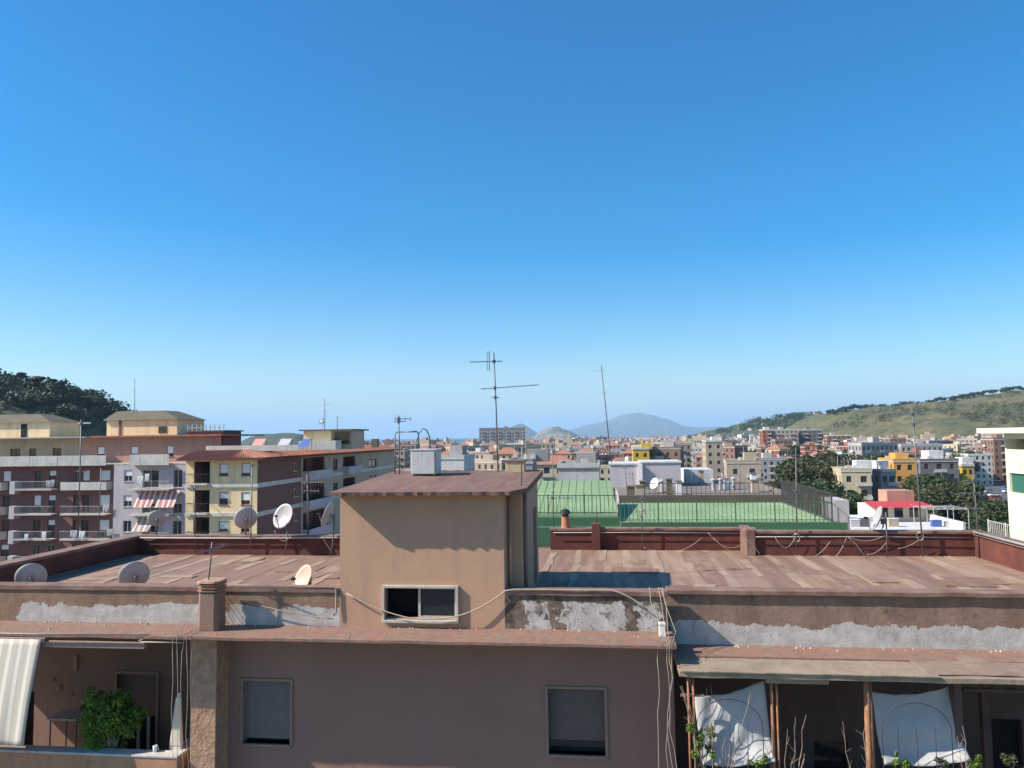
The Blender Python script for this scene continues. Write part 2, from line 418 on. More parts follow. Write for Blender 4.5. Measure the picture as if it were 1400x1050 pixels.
# ================================================================== the building across the courtyard
FB = gthing('rooftop_building', 0, 0, 'pink plastered apartment building with felt-covered flat roof and stair tower', 'building')
ZLIP, ZLEDGE, ZDECK, ZUND = 21.07, 20.33, 20.5, 20.26
ZLR, ZUR = 19.97, 19.87           # ledge and soffit of the terrace canopy, a step lower
UL, UR = -12.8, 11.9
UP0, UP1 = -6.28, -5.76            # stone pillar
UT = 2.95                          # where the terrace begins
BX0, BX1, BW1, BVB = -3.48, -.2, .1, 4.0
w1 = (lu(333, 975, 0), lu(397, 975, 0)); w2 = (lu(750, 990, 0), lu(827, 990, 0))
ZW0, ZW1 = 18.04, 19.24
# lower facade with two windows
mb = MB(); A = UP0
mb.wall((A, 0), (UT, 0), 8, ZUND, [(w1[0]-A, w1[1]-A, ZW0, ZW1), (w2[0]-A, w2[1]-A, ZW0, ZW1)], .22)
mb.face((A, 1.6, 8), (A, 0, 8), (A, 0, ZUND), (A, 1.6, ZUND)).face((UT, 0, 8), (UT, 2.6, 8), (UT, 2.6, ZUND), (UT, 0, ZUND))
mb.build('facade_wall', M_main, FB)
def fwindow(w, shut, low):
    """surround proud of the plaster, roller shutter with slats, dark gap where the shutter stops"""
    f = MB(); a, b = w; t = .055
    f.box(a-t, -.035, ZW0-t, a+.0, .2, ZW1+t).box(b, -.035, ZW0-t, b+t, .2, ZW1+t).box(a, -.035, ZW1, b, .2, ZW1+t).box(a-.02, -.06, ZW0-t-.005, b+.02, .2, ZW0)
    wo_ = f.build('window', M_frame2, FB, bevel=.008)
    s = MB(); z = ZW0+low; n = int((ZW1-z)/.05)
    for k in range(n):
        z0 = z+k*.05; s.hexa([(a, .1, z0), (b, .1, z0), (b, .14, z0), (a, .14, z0)], [(a, .115, z0+.048), (b, .115, z0+.048), (b, .14, z0+.048), (a, .14, z0+.048)])
    s.build('roller_shutter', shut, wo_)
    if low > .05: MB().box(a, .17, ZW0, b, .19, z).build('pane', M_glass, wo_)
fwindow(w1, M_shutter, .06); fwindow(w2, M_shutter2, .23)
# ledges (slabs)
def slab(name, u0, u1, v0, v1, z0, z1, mat, sag=.012, n=26, seed=0, bevel=.012):
    """a long slab with a slightly worn, wavering edge"""
    mb = MB(); rows = []
    for i in range(n+1):
        u = u0+(u1-u0)*i/n; a = noise.noise(Vector((u*1.9, seed, 0)))*sag; c_ = noise.noise(Vector((u*1.3, seed, 5)))*sag
        rows.append([mb.P(p) for p in ((u, v0+a, z0+c_), (u, v1, z0), (u, v1, z1), (u, v0+a, z1+c_))])
    for p, q in zip(rows, rows[1:]):
        for k in range(4): mb.f.append((p[k], p[(k+1) % 4], q[(k+1) % 4], q[k]))
    mb.f.append((rows[0][3], rows[0][2], rows[0][1], rows[0][0])); mb.f.append(tuple(rows[-1]))
    return mb.build(name, mat, FB, bevel=bevel)
slab('ledge', UL-1, UT, -.96, 1.7, ZUND, ZLEDGE, M_ledge, n=60)
cn = slab('canopy', UT+.003, UR+3, -1.22, 2.6, ZUR, ZLR-.006, M_canopy, sag=.02, n=60, seed=4)
for k in range(9):                 # loose felt sheets lying on the canopy edge
    a = UT+.05+k*.46; zz = ZLR-.004+.004*(k % 2)
    MB().hexa([(a, -1.25, zz), (a+.47, -1.25, zz), (a+.5+rng.uniform(-.05, .05), -.62, zz), (a+.02, -.6, zz)], [(a, -1.25, zz+.02), (a+.47, -1.25, zz+.016), (a+.5, -.62, zz+.018), (a+.02, -.6, zz+.02)]).build('felt_sheet', M_canopy, cn)
slab('ledge', 7.0, UR+3, -1.12, .43, ZLR-.003, ZLR+.02, M_canopy2, sag=.05, n=50, seed=9)
MB().box(UT, -.35, ZLR-.01, UR+3, .46, ZLR+.024).build('ledge_strip', M_ledge, FB)
# front parapets
mb = MB(); mb.box(UL-1.2, .002, ZLEDGE-.02, BX0, .25, ZLIP-.1); mb.build('parapet', M_parL, FB)
mb = MB(); mb.box(BX1, .002, ZLEDGE-.02, 2.85, .25, ZLIP-.1); mb.build('parapet', M_parM, FB)
mb = MB(); mb.box(2.85, .43, ZLR-.02, UR+3, .68, ZLIP-.13); mb.build('parapet', M_parR, FB)
slab('coping', UL-1.2, BX0-.01, -.03, .3, ZLIP-.1, ZLIP, M_coping, n=40, seed=2)
slab('coping', BX1+.01, 2.88, -.04, .3, ZLIP-.1, ZLIP, M_coping, n=20, seed=3)
slab('coping', 2.89, UR+3, .35, .72, ZLIP-.13, ZLIP-.04, M_coping, n=50, seed=6)
# deck with felt strips
mb = MB(); mb.box(UL-.3, .5, ZDECK-.3, UR+.3, 9.6, ZDECK-.012).build('roof_deck', M_deck1, FB)
deck = FB.children[-1]
def strips(u0, u1, v1, wmean):
    u = u0; k = 0
    while u < u1-.05:
        w = min(wmean*rng.uniform(.85, 1.15), u1-u); zz = ZDECK-.006+.005*(k % 2)+rng.uniform(0, .002)
        cuts = [.72, v1*rng.uniform(.35, .75), v1]
        for a, b in zip(cuts, cuts[1:]):
            MB().box(u-.03, a+.01, ZDECK-.03, u+w+.03, b+.02*(b < v1), zz+.003*(a > 1)).build('felt_strip', M_deck2 if rng.random() < .42 else M_deck1, deck)
        y = .72
        while y < v1-.3:           # the taped joints are patchy: pieces of differing length and width, some missing
            y2 = min(v1-.02, y+rng.uniform(.5, 2.6))
            if rng.random() < .62:
                p0, p1, p2, p3 = [rng.uniform(.04, .16) for _ in range(4)]; zz2 = ZDECK+.0085+rng.uniform(0, .002); z0_ = ZDECK-.02
                MB().hexa([(u-p0, y, z0_), (u+p1, y, z0_), (u+p2, y2, z0_), (u-p3, y2, z0_)], [(u-p0, y, zz2), (u+p1, y, zz2), (u+p2, y2, zz2), (u-p3, y2, zz2)]).build('seam_band', M_seam, deck)
            y = y2+.01
        u += w; k += 1
strips(UL, BX0-.02, 7.8, .95); strips(BW1+.05, UR, 9.1, .8)
for k in range(26):                # repair patches
    u = rng.uniform(UL+.5, UR-1); v_ = rng.uniform(3.2, 7.2)
    if BX0-.9 < u < BW1+.4: continue
    a, b, e = rng.uniform(.2, .6), rng.uniform(.12, .5), lambda: rng.uniform(-.08, .08); zz2 = ZDECK+.0125+.0005*k
    q = [(u-a+e(), v_-b+e()), (u+a+e(), v_-b+e()), (u+a+e(), v_+b+e()), (u-a+e(), v_+b+e())]
    MB().hexa([(x, y, ZDECK-.01) for x, y in q], [(x, y, zz2) for x, y in q]).build('felt_patch', rng.choice((M_deck1, M_deck2, M_seam)), deck)
# rear and side parapets
ZT = 24-2.86
mb = MB().box(UL-.3, 7.85, ZDECK-.3, BX0+1.2, 8.1, ZT-.13); mb.build('rear_parapet', M_redwall, FB)
slab('rear_coping', UL-.3, BX0+1.2, 7.78, 8.16, ZT-.13, ZT-.05, M_coping, n=30, seed=11)
mb = MB().box(0, 9.2, ZDECK-.3, 6.2, 9.45, ZT-.06); mb.build('rear_parapet', M_redwall, FB)
slab('rear_coping', 0, 6.2, 9.13, 9.5, ZT-.06, ZT+.02, M_coping, n=20, seed=12)
mb = MB().box(5.75, 8.2, ZDECK-.3, UR+.3, 8.45, ZT-.02); mb.build('rear_parapet', M_redwall, FB)
slab('rear_coping', 5.7, UR+.3, 8.13, 8.5, ZT-.02, ZT+.06, M_coping, n=24, seed=13)
MB().box(5.72, 8.1, ZDECK-.3, 5.97, 9.3, ZT+.1).build('pier', M_coping, FB, bevel=.01)
pu = lu(815, 735, 9.1); MB().box(pu-.13, 9.02, ZDECK-.3, pu+.13, 9.47, ZT+.16).build('pier', M_redwall, FB, bevel=.01)
MB().box(UL-.35, .26, ZDECK-.3, UL, 7.84, ZT-.14).build('side_parapet', M_redwall, FB)
MB().box(UL-.42, .1, ZT-.14, UL+.06, 7.77, ZT-.06).build('side_coping', M_coping, FB, bevel=.01)
MB().box(UR, .69, ZDECK-.3, UR+.3, 8.19, ZT-.04).build('side_parapet', M_redwall, FB)
MB().box(UR-.06, .6, ZT-.04, UR+.36, 8.12, ZT+.04).build('side_coping', M_coping, FB, bevel=.01)
# pipes along the parapets
def pipe(name, pts, r, mat=M_cable, parent=FB): return MB().tube(pts, r, 6).build(name, mat, parent, smooth=True)
pipe('conduit', [(UL, 7.74, ZT-.12), (-9, 7.745, ZT-.13), (-6, 7.74, ZT-.1), (-3.6, 7.74, ZT-.12)], .022, M_dish)
pipe('conduit', [(.1, 9.09, ZT-.11), (3, 9.09, ZT-.1), (5.7, 9.09, ZT-.12)], .013, M_dish)
pipe('conduit', [(5.98, 8.1, ZT-.1), (9, 8.1, ZT-.09), (UR-.05, 8.08, ZT-.11)], .013, M_dish)
pipe('conduit', [(UR-.1, 8.0, ZT+.06), (UR-.1, 4.5, ZT+.07), (UR-.08, .2, ZT+.06)], .03, M_dish)
pipe('conduit', [(-6, -.02, ZLIP+.03), (-5, -.03, ZLIP+.04), (BX0-.1, -.03, ZLIP+.02), (BX0-.06, -.04, ZLIP-.02), (BX0-.06, -.05, 20.6), (BX0-.1, -.06, 20.55)], .018, M_frame2)
for k in range(3): pipe('vertical_conduit', [(BX0-.05, .35, ZDECK), (BX0-.05, .35, 21.9)], .018, M_cable) if k == 0 else None

# ---- stair tower
wb = (lu(527, 824, 0), lu(624, 824, 0)); ZB0, ZB1 = 20.5, 21.09
ZS = 22.87
mb = MB(); mb.wall((BX0, 0), (BX1, 0), ZLEDGE-.02, ZS+.02, [(wb[0]-BX0, wb[1]-BX0, ZB0, ZB1)], .16)
mb.face((BX1, 0, ZLEDGE), (BX1, .5, ZLEDGE), (BX1, .5, ZS+.02), (BX1, 0, ZS+.02))
mb.face((BX1, .5, ZLEDGE), (BW1, .5, ZLEDGE), (BW1, .5, ZS+.03), (BX1, .5, ZS+.03))
mb.wall((BW1, .5), (BW1, BVB), ZDECK-.1, ZS+.13, [(2.3, 3.1, ZDECK+.05, ZDECK+1.85)], .12)
mb.face((BW1, BVB, ZDECK-.1), (BX0, BVB, ZDECK-.1), (BX0, BVB, ZS+.13), (BW1, BVB, ZS+.13))
mb.face((BX0, BVB, ZDECK-.1), (BX0, 0, ZDECK-.1), (BX0, 0, ZS+.02), (BX0, BVB, ZS+.13))
tw = mb.build('stair_tower', M_box, FB)
MB().box(BX1-.1, 2.82-.02+.0, ZDECK+.05, BW1-.1, 3.6, ZDECK+1.85).build('door', M_rust, tw)
mb = MB()                          # roof slab, a little higher at the back, ragged felt at the front edge
n = 40; top = []; bot = []; SL = -3.56
for i in range(n+1):
    u = SL+(BX1+.16-SL)*i/n; e = noise.noise(Vector((u*5, 1, 0)))*.035+noise.noise(Vector((u*13, 3, 0)))*.03
    top.append((u, -.41+e, ZS+.1)); bot.append((u, -.4+e, ZS+.03+e*.6))
bk = [(BW1+.12, 4.3, ZS+.3), (SL, 4.3, ZS+.3)]; bb = [(BW1+.12, 4.3, ZS+.16), (SL, 4.3, ZS+.16)]
mb.hexa(bot+[(BW1+.12, .4, ZS+.005)]+bb, top+[(BW1+.12, .4, ZS+.115)]+bk)
rs = mb.build('roof_slab', M_slab, tw)
wf = MB(); a, b = wb; t = .05
wf.box(a-t, -.075, ZB0-.02, a, .13, ZB1+t).box(b, -.075, ZB0-.02, b+t, .13, ZB1+t).box(a, -.075, ZB1, b, .13, ZB1+t).box(a-t, -.1, ZB0-.07, b+t, .13, ZB0-.02)
bwn = wf.build('window', M_frame, tw, bevel=.006)
mid = (a+b)/2-.06
MB().box(mid, .04, ZB0, mid+.045, .09, ZB1).box(b-.045, .04, ZB0, b, .09, ZB1).box(mid+.045, .04, ZB0, b-.045, .09, ZB0+.045).box(mid+.045, .04, ZB1-.03, b-.045, .09, ZB1).build('sash', M_frame, bwn)
MB().box(mid+.045, .06, ZB0+.045, b-.045, .07, ZB1-.03).build('pane', M_glass, bwn)
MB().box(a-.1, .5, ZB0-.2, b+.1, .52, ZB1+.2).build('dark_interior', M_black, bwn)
pipe('drainpipe', [(BW1-.06+.1, .75, ZDECK), (BW1+.04, .75, ZS+.05)], .04, M_main, tw)
pipe('corner_pipe', [(BX1+.07, .44, ZLEDGE), (BX1+.07, .44, ZS)], .03, M_box, tw)

# ---- stone pillar and chimney on the ledge
MB().box(UP0, -.52, 8, UP1, -.001, ZUND-.003).build('pillar', M_stone, FB, bevel=.012)
cu0, cu1 = lu(273, 820, -.5), lu(300, 820, -.5)
ch = MB(); cc = ((cu0+cu1)/2, -.4); hw = (cu1-cu0)/2
def ring(h, z, c=.3): 
    k = h*c; x, y = cc
    return [(x-h, y-h+k, z), (x-h+k, y-h, z), (x+h-k, y-h, z), (x+h, y-h+k, z), (x+h, y+h-k, z), (x+h-k, y+h, z), (x-h+k, y+h, z), (x-h, y+h-k, z)]
ch.hexa(ring(hw, ZLEDGE-.01), ring(hw*.98, ZLIP-.02)).hexa(ring(hw*.8, ZLIP-.02), ring(hw*.8, ZLIP+.17))
chn = ch.build('chimney', M_backwall, FB)
for k in range(3):
    z = ZLIP+.0+k*.06; MB().hexa(ring(hw*1.02, z), ring(hw*1.1, z+.028)).build('louvre', M_stone, chn)
MB().hexa(ring(hw*1.15, ZLIP+.175), ring(hw*1.08, ZLIP+.215)).build('cap', M_stone, chn)

# ---- open bay beside the pillar
vb = 1.6; LU0 = UL-1
dz = lz(185, 921, vb); d0, d1 = lu(160, 975, vb), lu(214, 975, vb)
e0, e1 = lu(28, 990, vb), lu(46, 990, vb)
mb = MB(); mb.wall((LU0, vb), (UP0, vb), 16.6, ZUND, [(d0-LU0, d1-LU0, 16.95, dz), (e0-LU0, e1-LU0, 16.95, lz(40, 945, vb))], .2)
mb.face((UP0, 0, 16.6), (UP0, -.001, 16.6), (UP0, -.001, ZUND), (UP0, 0, ZUND)); mb.build('bay_wall', M_backwall, FB)
dr = MB().box(d0-.06, vb-.04, 16.95, d0, vb+.05, dz+.06).box(d1, vb-.04, 16.95, d1+.06, vb+.05, dz+.06).box(d0, vb-.04, dz, d1, vb+.05, dz+.06).build('balcony_door', M_frame2, FB)
MB().box(d0, vb+.1, dz-.95, d1, vb+.13, dz).build('roller_shutter', M_shutter2, dr)
MB().box(d0, vb+.16, 16.95, d1, vb+.18, dz-.95).build('pane', M_black, dr)
MB().box(d0+.42, vb+.1, 16.95, d0+.48, vb+.15, dz-.95).box(d0+.66, vb+.1, 16.95, d0+.72, vb+.15, dz-.95).build('door_stile', M_frame, dr)
MB().box(e0, vb+.16, 16.95, e1, vb+.18, 19.2).build('dark_doorway', M_black, FB)
MB().box(LU0, -.45, 16.7, UP0, vb, 16.95).build('balcony_floor', M_soffit, FB)
ZBP = lz(120, 1028, -.62)
ub1 = lu(247, 1030, -.5)
MB().box(LU0, -.66, 15.6, ub1, -.46, ZBP-.045).box(ub1-.22, -.46, 15.6, ub1, vb, ZBP-.06).build('balcony_parapet', M_orange, FB)
MB().box(LU0, -.675, ZBP-.045, ub1+.03, -.4, ZBP).box(ub1-.26, -.4, ZBP-.06, ub1+.03, vb, ZBP).build('balcony_coping', plain('coping_marble', (.52, .49, .45), rough=.6, var=.25, scale=3), FB, bevel=.008)
MB().box(lu(63, 880, -.92), -.98, lz(120, 885, -.92), lu(200, 880, -.92), -.86, lz(120, 876, -.92)).build('awning_cassette', M_frame2, FB, bevel=.01)
pipe('rail', [(LU0, -1.06, lz(0, 866, -1.06)), (-9.5, -1.06, lz(110, 868, -1.06)), (lu(205, 868, -1.06), -1.06, lz(205, 868, -1.06)), (lu(190, 876, -1.03), -1.03, lz(190, 876, -1.03))], .014, M_cable)
pipe('rail', [(lu(192, 876, -1.03), -1.03, ZUND-.03), (UP0+.1, -1.03, ZUND-.03)], .012, M_cable)

# ---- terrace behind the canopy
vt = 2.4
t0 = lu(925, 980, vt)
wd = (lu(1346, 1010, vt), lu(1398, 1010, vt), lz(1370, 983, vt)); ww = (lu(1113, 1030, vt), lu(1160, 1030, vt), lz(1130, 1014, vt))
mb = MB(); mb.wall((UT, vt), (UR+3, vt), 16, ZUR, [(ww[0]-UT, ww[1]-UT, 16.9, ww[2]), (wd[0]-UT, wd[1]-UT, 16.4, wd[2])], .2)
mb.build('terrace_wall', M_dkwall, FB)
MB().box(ww[0], vt+.15, 16.9, ww[1], vt+.17, ww[2]).build('pane', M_glass, FB)
MB().box(wd[0], vt+.15, 16.4, wd[1], vt+.17, wd[2]).build('dark_doorway', M_black, FB)
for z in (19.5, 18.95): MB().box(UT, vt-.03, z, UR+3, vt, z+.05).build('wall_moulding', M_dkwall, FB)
MB().box(UT, -1.1, 16.0, UR+3, vt, 16.3).build('terrace_floor', M_soffit, FB)
MB().box(UT-.1, -1.15, 8, UR+3, -.95, 17.3).build('terrace_parapet', M_main, FB)
def post(px, v, r, mat=M_rust, ztop=ZUR-.02, px2=None):
    u = lu(px, 980, v); u2 = u if px2 is None else lu(px2, 980, v)
    return pipe('post', [(u, v, 17.28), (u2, v, ztop)], r, mat)
for px, r in ((942, .022), (949, .02), (1056, .028), (1063, .02), (1186, .05)): post(px, -1.02, r)
post(1190, -.9, .045)
MB().box(lu(1045, 905, -1), -1.1, ZUR-.1, lu(1130, 905, -1), -1.0, ZUR-.02).build('timber', M_canopy, FB)
MB().box(lu(930, 930, -1), -1.0, 19.48, lu(963, 930, -1), -.96, 19.52).build('timber', M_frame2, FB)
lt = MB(); z0, z1 = lz(1350, 946, -.2), lz(1350, 921, -.2); ua, ub = lu(1315, 930, -.2), UR+2
lt.box(ua, -.24, z1-.05, ub, -.18, z1).box(ua, -.24, z0, ub, -.18, z0+.06)
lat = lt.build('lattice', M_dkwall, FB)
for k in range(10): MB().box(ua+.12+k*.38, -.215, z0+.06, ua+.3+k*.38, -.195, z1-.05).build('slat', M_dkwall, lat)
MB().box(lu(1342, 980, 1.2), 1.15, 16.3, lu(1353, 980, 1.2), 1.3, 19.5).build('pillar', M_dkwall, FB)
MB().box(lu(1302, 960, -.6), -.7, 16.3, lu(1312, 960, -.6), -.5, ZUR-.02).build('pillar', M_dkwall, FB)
# building body so that nothing is hollow from the side
MB().box(UL-.3, 1.85, 0, UT-.05, 9.5, ZDECK-.301).build('body', M_main, FB)
MB().box(UT-.04, 2.7, 0, UR+.3, 9.5, ZDECK-.302).build('body', M_main, FB)

# ================================================================== things on and round the foreground building
def line(a, b, n=8, sag=0.0):
    a = Vector(a); b = Vector(b)
    return [a.lerp(b, i/n)-Vector((0, 0, sag*4*(i/n)*(1-i/n))) for i in range(n+1)]
def wpts(pts): return [W(*p) for p in pts]
def cable(pts, label, r=.009, mat=M_cable, group=None, name='cable'):
    o = MB().tube(wpts(pts), r, 5).build(name, mat, None, smooth=True)
    return tag(o, label, 'cable', group)

def yagi(parent, off, c, d, length, n, el, vertical=False, mat=M_alu, back=.25, lens=None):
    """boom through c along d with n cross elements"""
    c = Vector(c); d = Vector(d).normalized(); a = c-d*length*back; b = c+d*length*(1-back)
    e = Vector((0, 0, 1)) if vertical else d.cross(Vector((0, 0, 1))).normalized()
    bm_ = MB(off).tube([a, b], .011, 5).build('boom', mat, parent)
    for k in range(n):
        p = a.lerp(b, (k+.15)/(n-.6) if n > 1 else .5); l = el*(1-.35*k/max(1, n))
        MB(off).tube([p-e*l, p+e*l], .006, 4).build('element', mat, bm_)
def mast(base, top, r, label, yagis=(), group='antenna masts on the roofs', mat=M_mast, extra=None, n=7):
    """base and top are world points; yagis: (fraction up the mast, direction, length, elements, half length, vertical)"""
    base = Vector(base); top = Vector(top)
    t = thing('antenna_mast', base, 0, label, 'antenna', group)
    MB(base).tube([base-Vector((0, 0, .03)), base.lerp(top, .5)+Vector((.01, 0, 0)), top], r, n).build('mast', mat, t, smooth=True)
    for fr, d, l, k, el, ver in yagis:
        c = base.lerp(top, fr); yagi(t, base, c, d, l, k, el, ver)
        MB(base).box(c.x-.03, c.y-.03, c.z-.04, c.x+.03, c.y+.03, c.z+.04).build('clamp', M_mast, t)
    if extra: extra(t, base, top)
    return t
def dish(base, c, r, nrm, label, mat=M_dish, arm=True, group='satellite dishes on the flat roof'):
    """base: foot of the mast (world), c: centre of the reflector, nrm: where it looks"""
    base = Vector(base); c = Vector(c); nrm = Vector(nrm).normalized()
    t = thing('satellite_dish', base, 0, label, 'satellite dish', group)
    M3 = nrm.to_track_quat('Z', 'Y').to_matrix()
    prof = [(.02, 0), (r*.3, r*.03), (r*.6, r*.1), (r*.85, r*.2), (r, r*.28)]
    mb = MB(base); n = 28; rings = []
    for side in (0, 1):
        for q, h in (prof if side == 0 else prof[::-1]):
            rings.append([mb.P(c+M3 @ Vector((q*cos(2*pi*j/n)*.92, q*sin(2*pi*j/n), h+.012*side))) for j in range(n)])
    for a, b in zip(rings, rings[1:]):
        for j in range(n): mb.f.append((a[j], a[(j+1) % n], b[(j+1) % n], b[j]))
    mb.f.append(tuple(reversed(rings[0]))); mb.f.append(tuple(rings[-1]))
    mb.build('reflector', mat, t, smooth=True)
    k = c-nrm*.09
    mast_x = Vector((c.x, c.y, 0))-Vector((nrm.x, nrm.y, 0))*.13
    MB(base).tube([base-Vector((0, 0, .03)), Vector((base.x*.4+mast_x.x*.6, base.y*.4+mast_x.y*.6, base.z+(c.z-base.z)*.35)), (mast_x.x, mast_x.y, c.z+.06)], .022, 7).build('mast', M_mast, t, smooth=True)
    MB(base).box(k.x-.05, k.y-.05, k.z-.07, k.x+.05, k.y+.05, k.z+.07).build('bracket', M_mast, t)
    if arm:
        lo = c+M3 @ Vector((0, -r, r*.28)) if (M3 @ Vector((0, 1, 0))).z > 0 else c+M3 @ Vector((0, r, r*.28))
        f = c+nrm*r*1.05-Vector((0, 0, r*.25))
        MB(base).tube([lo, f], .012, 5).build('feed_arm', M_mast, t)
        MB(base).lathe(f, [(.02, -.06), (.035, -.05), (.035, .02), (.025, .05)], 8, (c-f)).build('receiver_head', M_black2, t)
    return t

# dishes just behind the front parapet
def pdish(px, py, v, r, nrm, label, mat=M_dish, foot=ZDECK, lean=0):
    u, _, z = lv(px, py, v); b = W(u+lean, v, foot)
    return dish(b, W(u, v, z), r, nrm, label, mat)
pdish(42, 792, 2.2, .37, (-.45, .8, .42), 'grey satellite dish behind the low parapet above the striped awning')
pdish(184, 790, 2.0, .37, (-.5, .75, .4), 'grey satellite dish behind the parapet between awning and chimney')
pdish(418, 793, 1.6, .32, (-.6, -.62, .42), 'small beige satellite dish beside the stair tower wall', M_dishb)
pdish(336, 711, 8.0, .38, (-.35, .82, .42), 'dark grey satellite dish on the rear parapet in front of the cream house wall', foot=ZT-.06)
pdish(390, 707, 7.7, .39, (-.42, -.82, .4), 'large pale satellite dish facing the sun by the brown house wall', M_dish, foot=ZDECK)
pdish(452, 705, 7.6, .38, (-.93, .1, .35), 'tilted satellite dish half hidden by the stair tower', M_dish, foot=ZDECK)
pdish(214, 711, 8.0, .3, (-.3, .8, .5), 'grey satellite dish seen from behind below the pink awnings', foot=ZT-.06)
pdish(1203, 711, 8.3, .38, (-.86, .18, .38), 'narrow satellite dish seen edge-on before the white terrace', M_dish, foot=ZT+.05)

# masts along the rear parapets
def pm(px0, py0, px1, py1, v, z=None):
    a = lv(px0, py0, v); b = lv(px1, py1, v)
    return W(a[0], v, a[2] if z is None else z), W(b[0], v, b[2])
gm = 'thin aerial masts along the rear parapet'
X, Yd = Vector((CT, -ST, 0)), Vector((ST, CT, 0))
b, t = pm(757, 716, 755, 606, 9.3, ZT+.01); mast(b, t, .014, 'slim aerial mast between stair tower and terracotta vent', [(.35, X, .8, 3, .1, True), (.97, X*.5+Yd, .35, 3, .1, False)], gm)
b, t = pm(878, 745, 878, 678, 9.0, ZDECK); mast(b, t, .016, 'short mast with coiled cable in front of the green railing', [(.95, X*-.3+Yd, .3, 3, .1, False)], gm)
b, t = pm(1089, 768, 1088, 612, 8.0, ZDECK); mast(b, t, .018, 'tall straight mast wrapped in loose cable near the brick pier', [(.93, X*.2+Yd, .5, 4, .12, False), (.6, X*-.2+Yd, .3, 2, .12, False)], gm)
b, t = pm(1262, 757, 1247, 556, 8.0, ZDECK); mast(b, t, .022, 'tallest mast with a long horizontal boom near the parapet corner', [(.95, -X, 1.15, 9, .05, True), (.88, X*.4+Yd, .3, 2, .14, True)], gm)
b, t = pm(1339, 766, 1330, 640, 7.9, ZDECK); mast(b, t, .018, 'mast with three stacked booms at the parapet corner', [(.86, X, .95, 5, .12, False), (.72, -X*.8+Yd*.3, .5, 4, .12, False), (.55, X*.7+Yd*.5, .45, 4, .12, False)], gm)
b, t = pm(1213, 768, 1211, 700, 8.05, ZDECK); mast(b, t, .02, 'short dark pole beside the edge-on satellite dish', [], gm)
b, t = pm(342, 750, 345, 632, 7.7, ZDECK); mast(b, t, .018, 'mast rising past the cream house beside the dark dish', [(.97, X*.4+Yd, .3, 3, .1, False)], gm)
b, t = pm(421, 727, 420, 648, 8.0, ZT-.06); mast(b, t, .02, 'mast carrying a wide white comb aerial near the stair tower', [(.86, X, .75, 9, .16, True), (.72, X, .5, 5, .1, True)], gm)
b, t = pm(267, 752, 266, 664, 7.75, ZDECK); mast(b, t, .016, 'thin mast before the pink gable end', [(.95, X*-.2+Yd, .3, 3, .1, False)], gm)
b, t = pm(106, 745, 111, 574, 7.9, ZT-.06); mast(b, t, .018, 'tall pale mast in front of the balconied apartment block', [(.97, X, .45, 5, .1, True), (.55, X*.5+Yd, .3, 3, .1, False)], gm)
b, t = pm(134, 738, 138, 640, 7.95, ZT-.06); mast(b, t, .013, 'shorter pale mast beside the tall one facing the balconies', [], gm)
# vents and rods on the parapet
vu = lu(773, 705, 9.32)
t = gthing('chimney_pot', vu, 9.32, 'terracotta chimney pot with dark cowl on the rear parapet', 'chimney pot')
of = (vu, 9.32, 0)
MB(of).lathe((vu, 9.32, ZT), [(.15, 0), (.13, .05), (.12, .35), (.14, .37)], 14).build('pot', M_terra, t, smooth=False)
MB(of).lathe((vu, 9.32, ZT+.37), [(.1, 0), (.1, .05), (.17, .07), (.15, .16), (.07, .22)], 12).build('cowl', M_black2, t)
b, t = pm(815, 716, 815, 693, 9.2, ZT+.15); mast(b, t, .014, 'bare iron rod standing on the parapet pier', [], gm)

# loose cables along the rear wall
gc = 'loose cables drooping along the rear parapet'
lc = 'loose pale cable drooping along the red rear parapet'
for (x0, y0, x1, y1, v, sg) in ((975, 735, 1018, 742, 9.08, .22), (968, 728, 1008, 757, 9.0, .1), (1018, 737, 1040, 760, 8.07, -.08), (1158, 733, 1210, 732, 8.08, .14), (1158, 733, 1140, 762, 8.05, .1), (1160, 735, 1182, 760, 8.0, -.05), (1185, 758, 1215, 737, 8.05, .12), (1228, 750, 1258, 737, 8.06, .05), (1060, 735, 1088, 733, 8.08, .3), (440, 732, 455, 757, 7.7, .02), (880, 748, 960, 735, 9.05, .3), (1100, 762, 1135, 740, 8.06, .15), (375, 725, 395, 735, 7.73, .2), (188, 733, 216, 735, 7.74, .1)):
    cable(line(lv(x0, y0, v), lv(x1, y1, v), 10, sg), lc, .008, M_cable, gc)
# coil on the tall mast foot, etc.
for px, py, v in ((1089, 735, 7.97), (1258, 733, 7.97), (878, 702, 8.98)):
    u, _, z = lv(px, py, v)
    o = MB().tube(wpts([(u+.09*cos(a*.7), v+.02*sin(a*2.1), z+.12*sin(a*.7)+.02*cos(a*1.7)) for a in range(0, 28)]), .009, 5).build('cable_coil', M_cable, None, smooth=True)
    tag(o, 'tangled coil of pale cable tied to an aerial mast', 'cable coil', 'cable coils on masts')

# small comb aerial on the chimney
b, t = pm(285, 790, 290, 741, -.4, ZLIP+.2)
mast(b, t, .014, 'small comb aerial on a short pole fixed to the chimney', [(.8, X*.9-Yd*.4+Vector((0, 0, .3)), .5, 10, .2, False)], 'aerials on the front parapet')

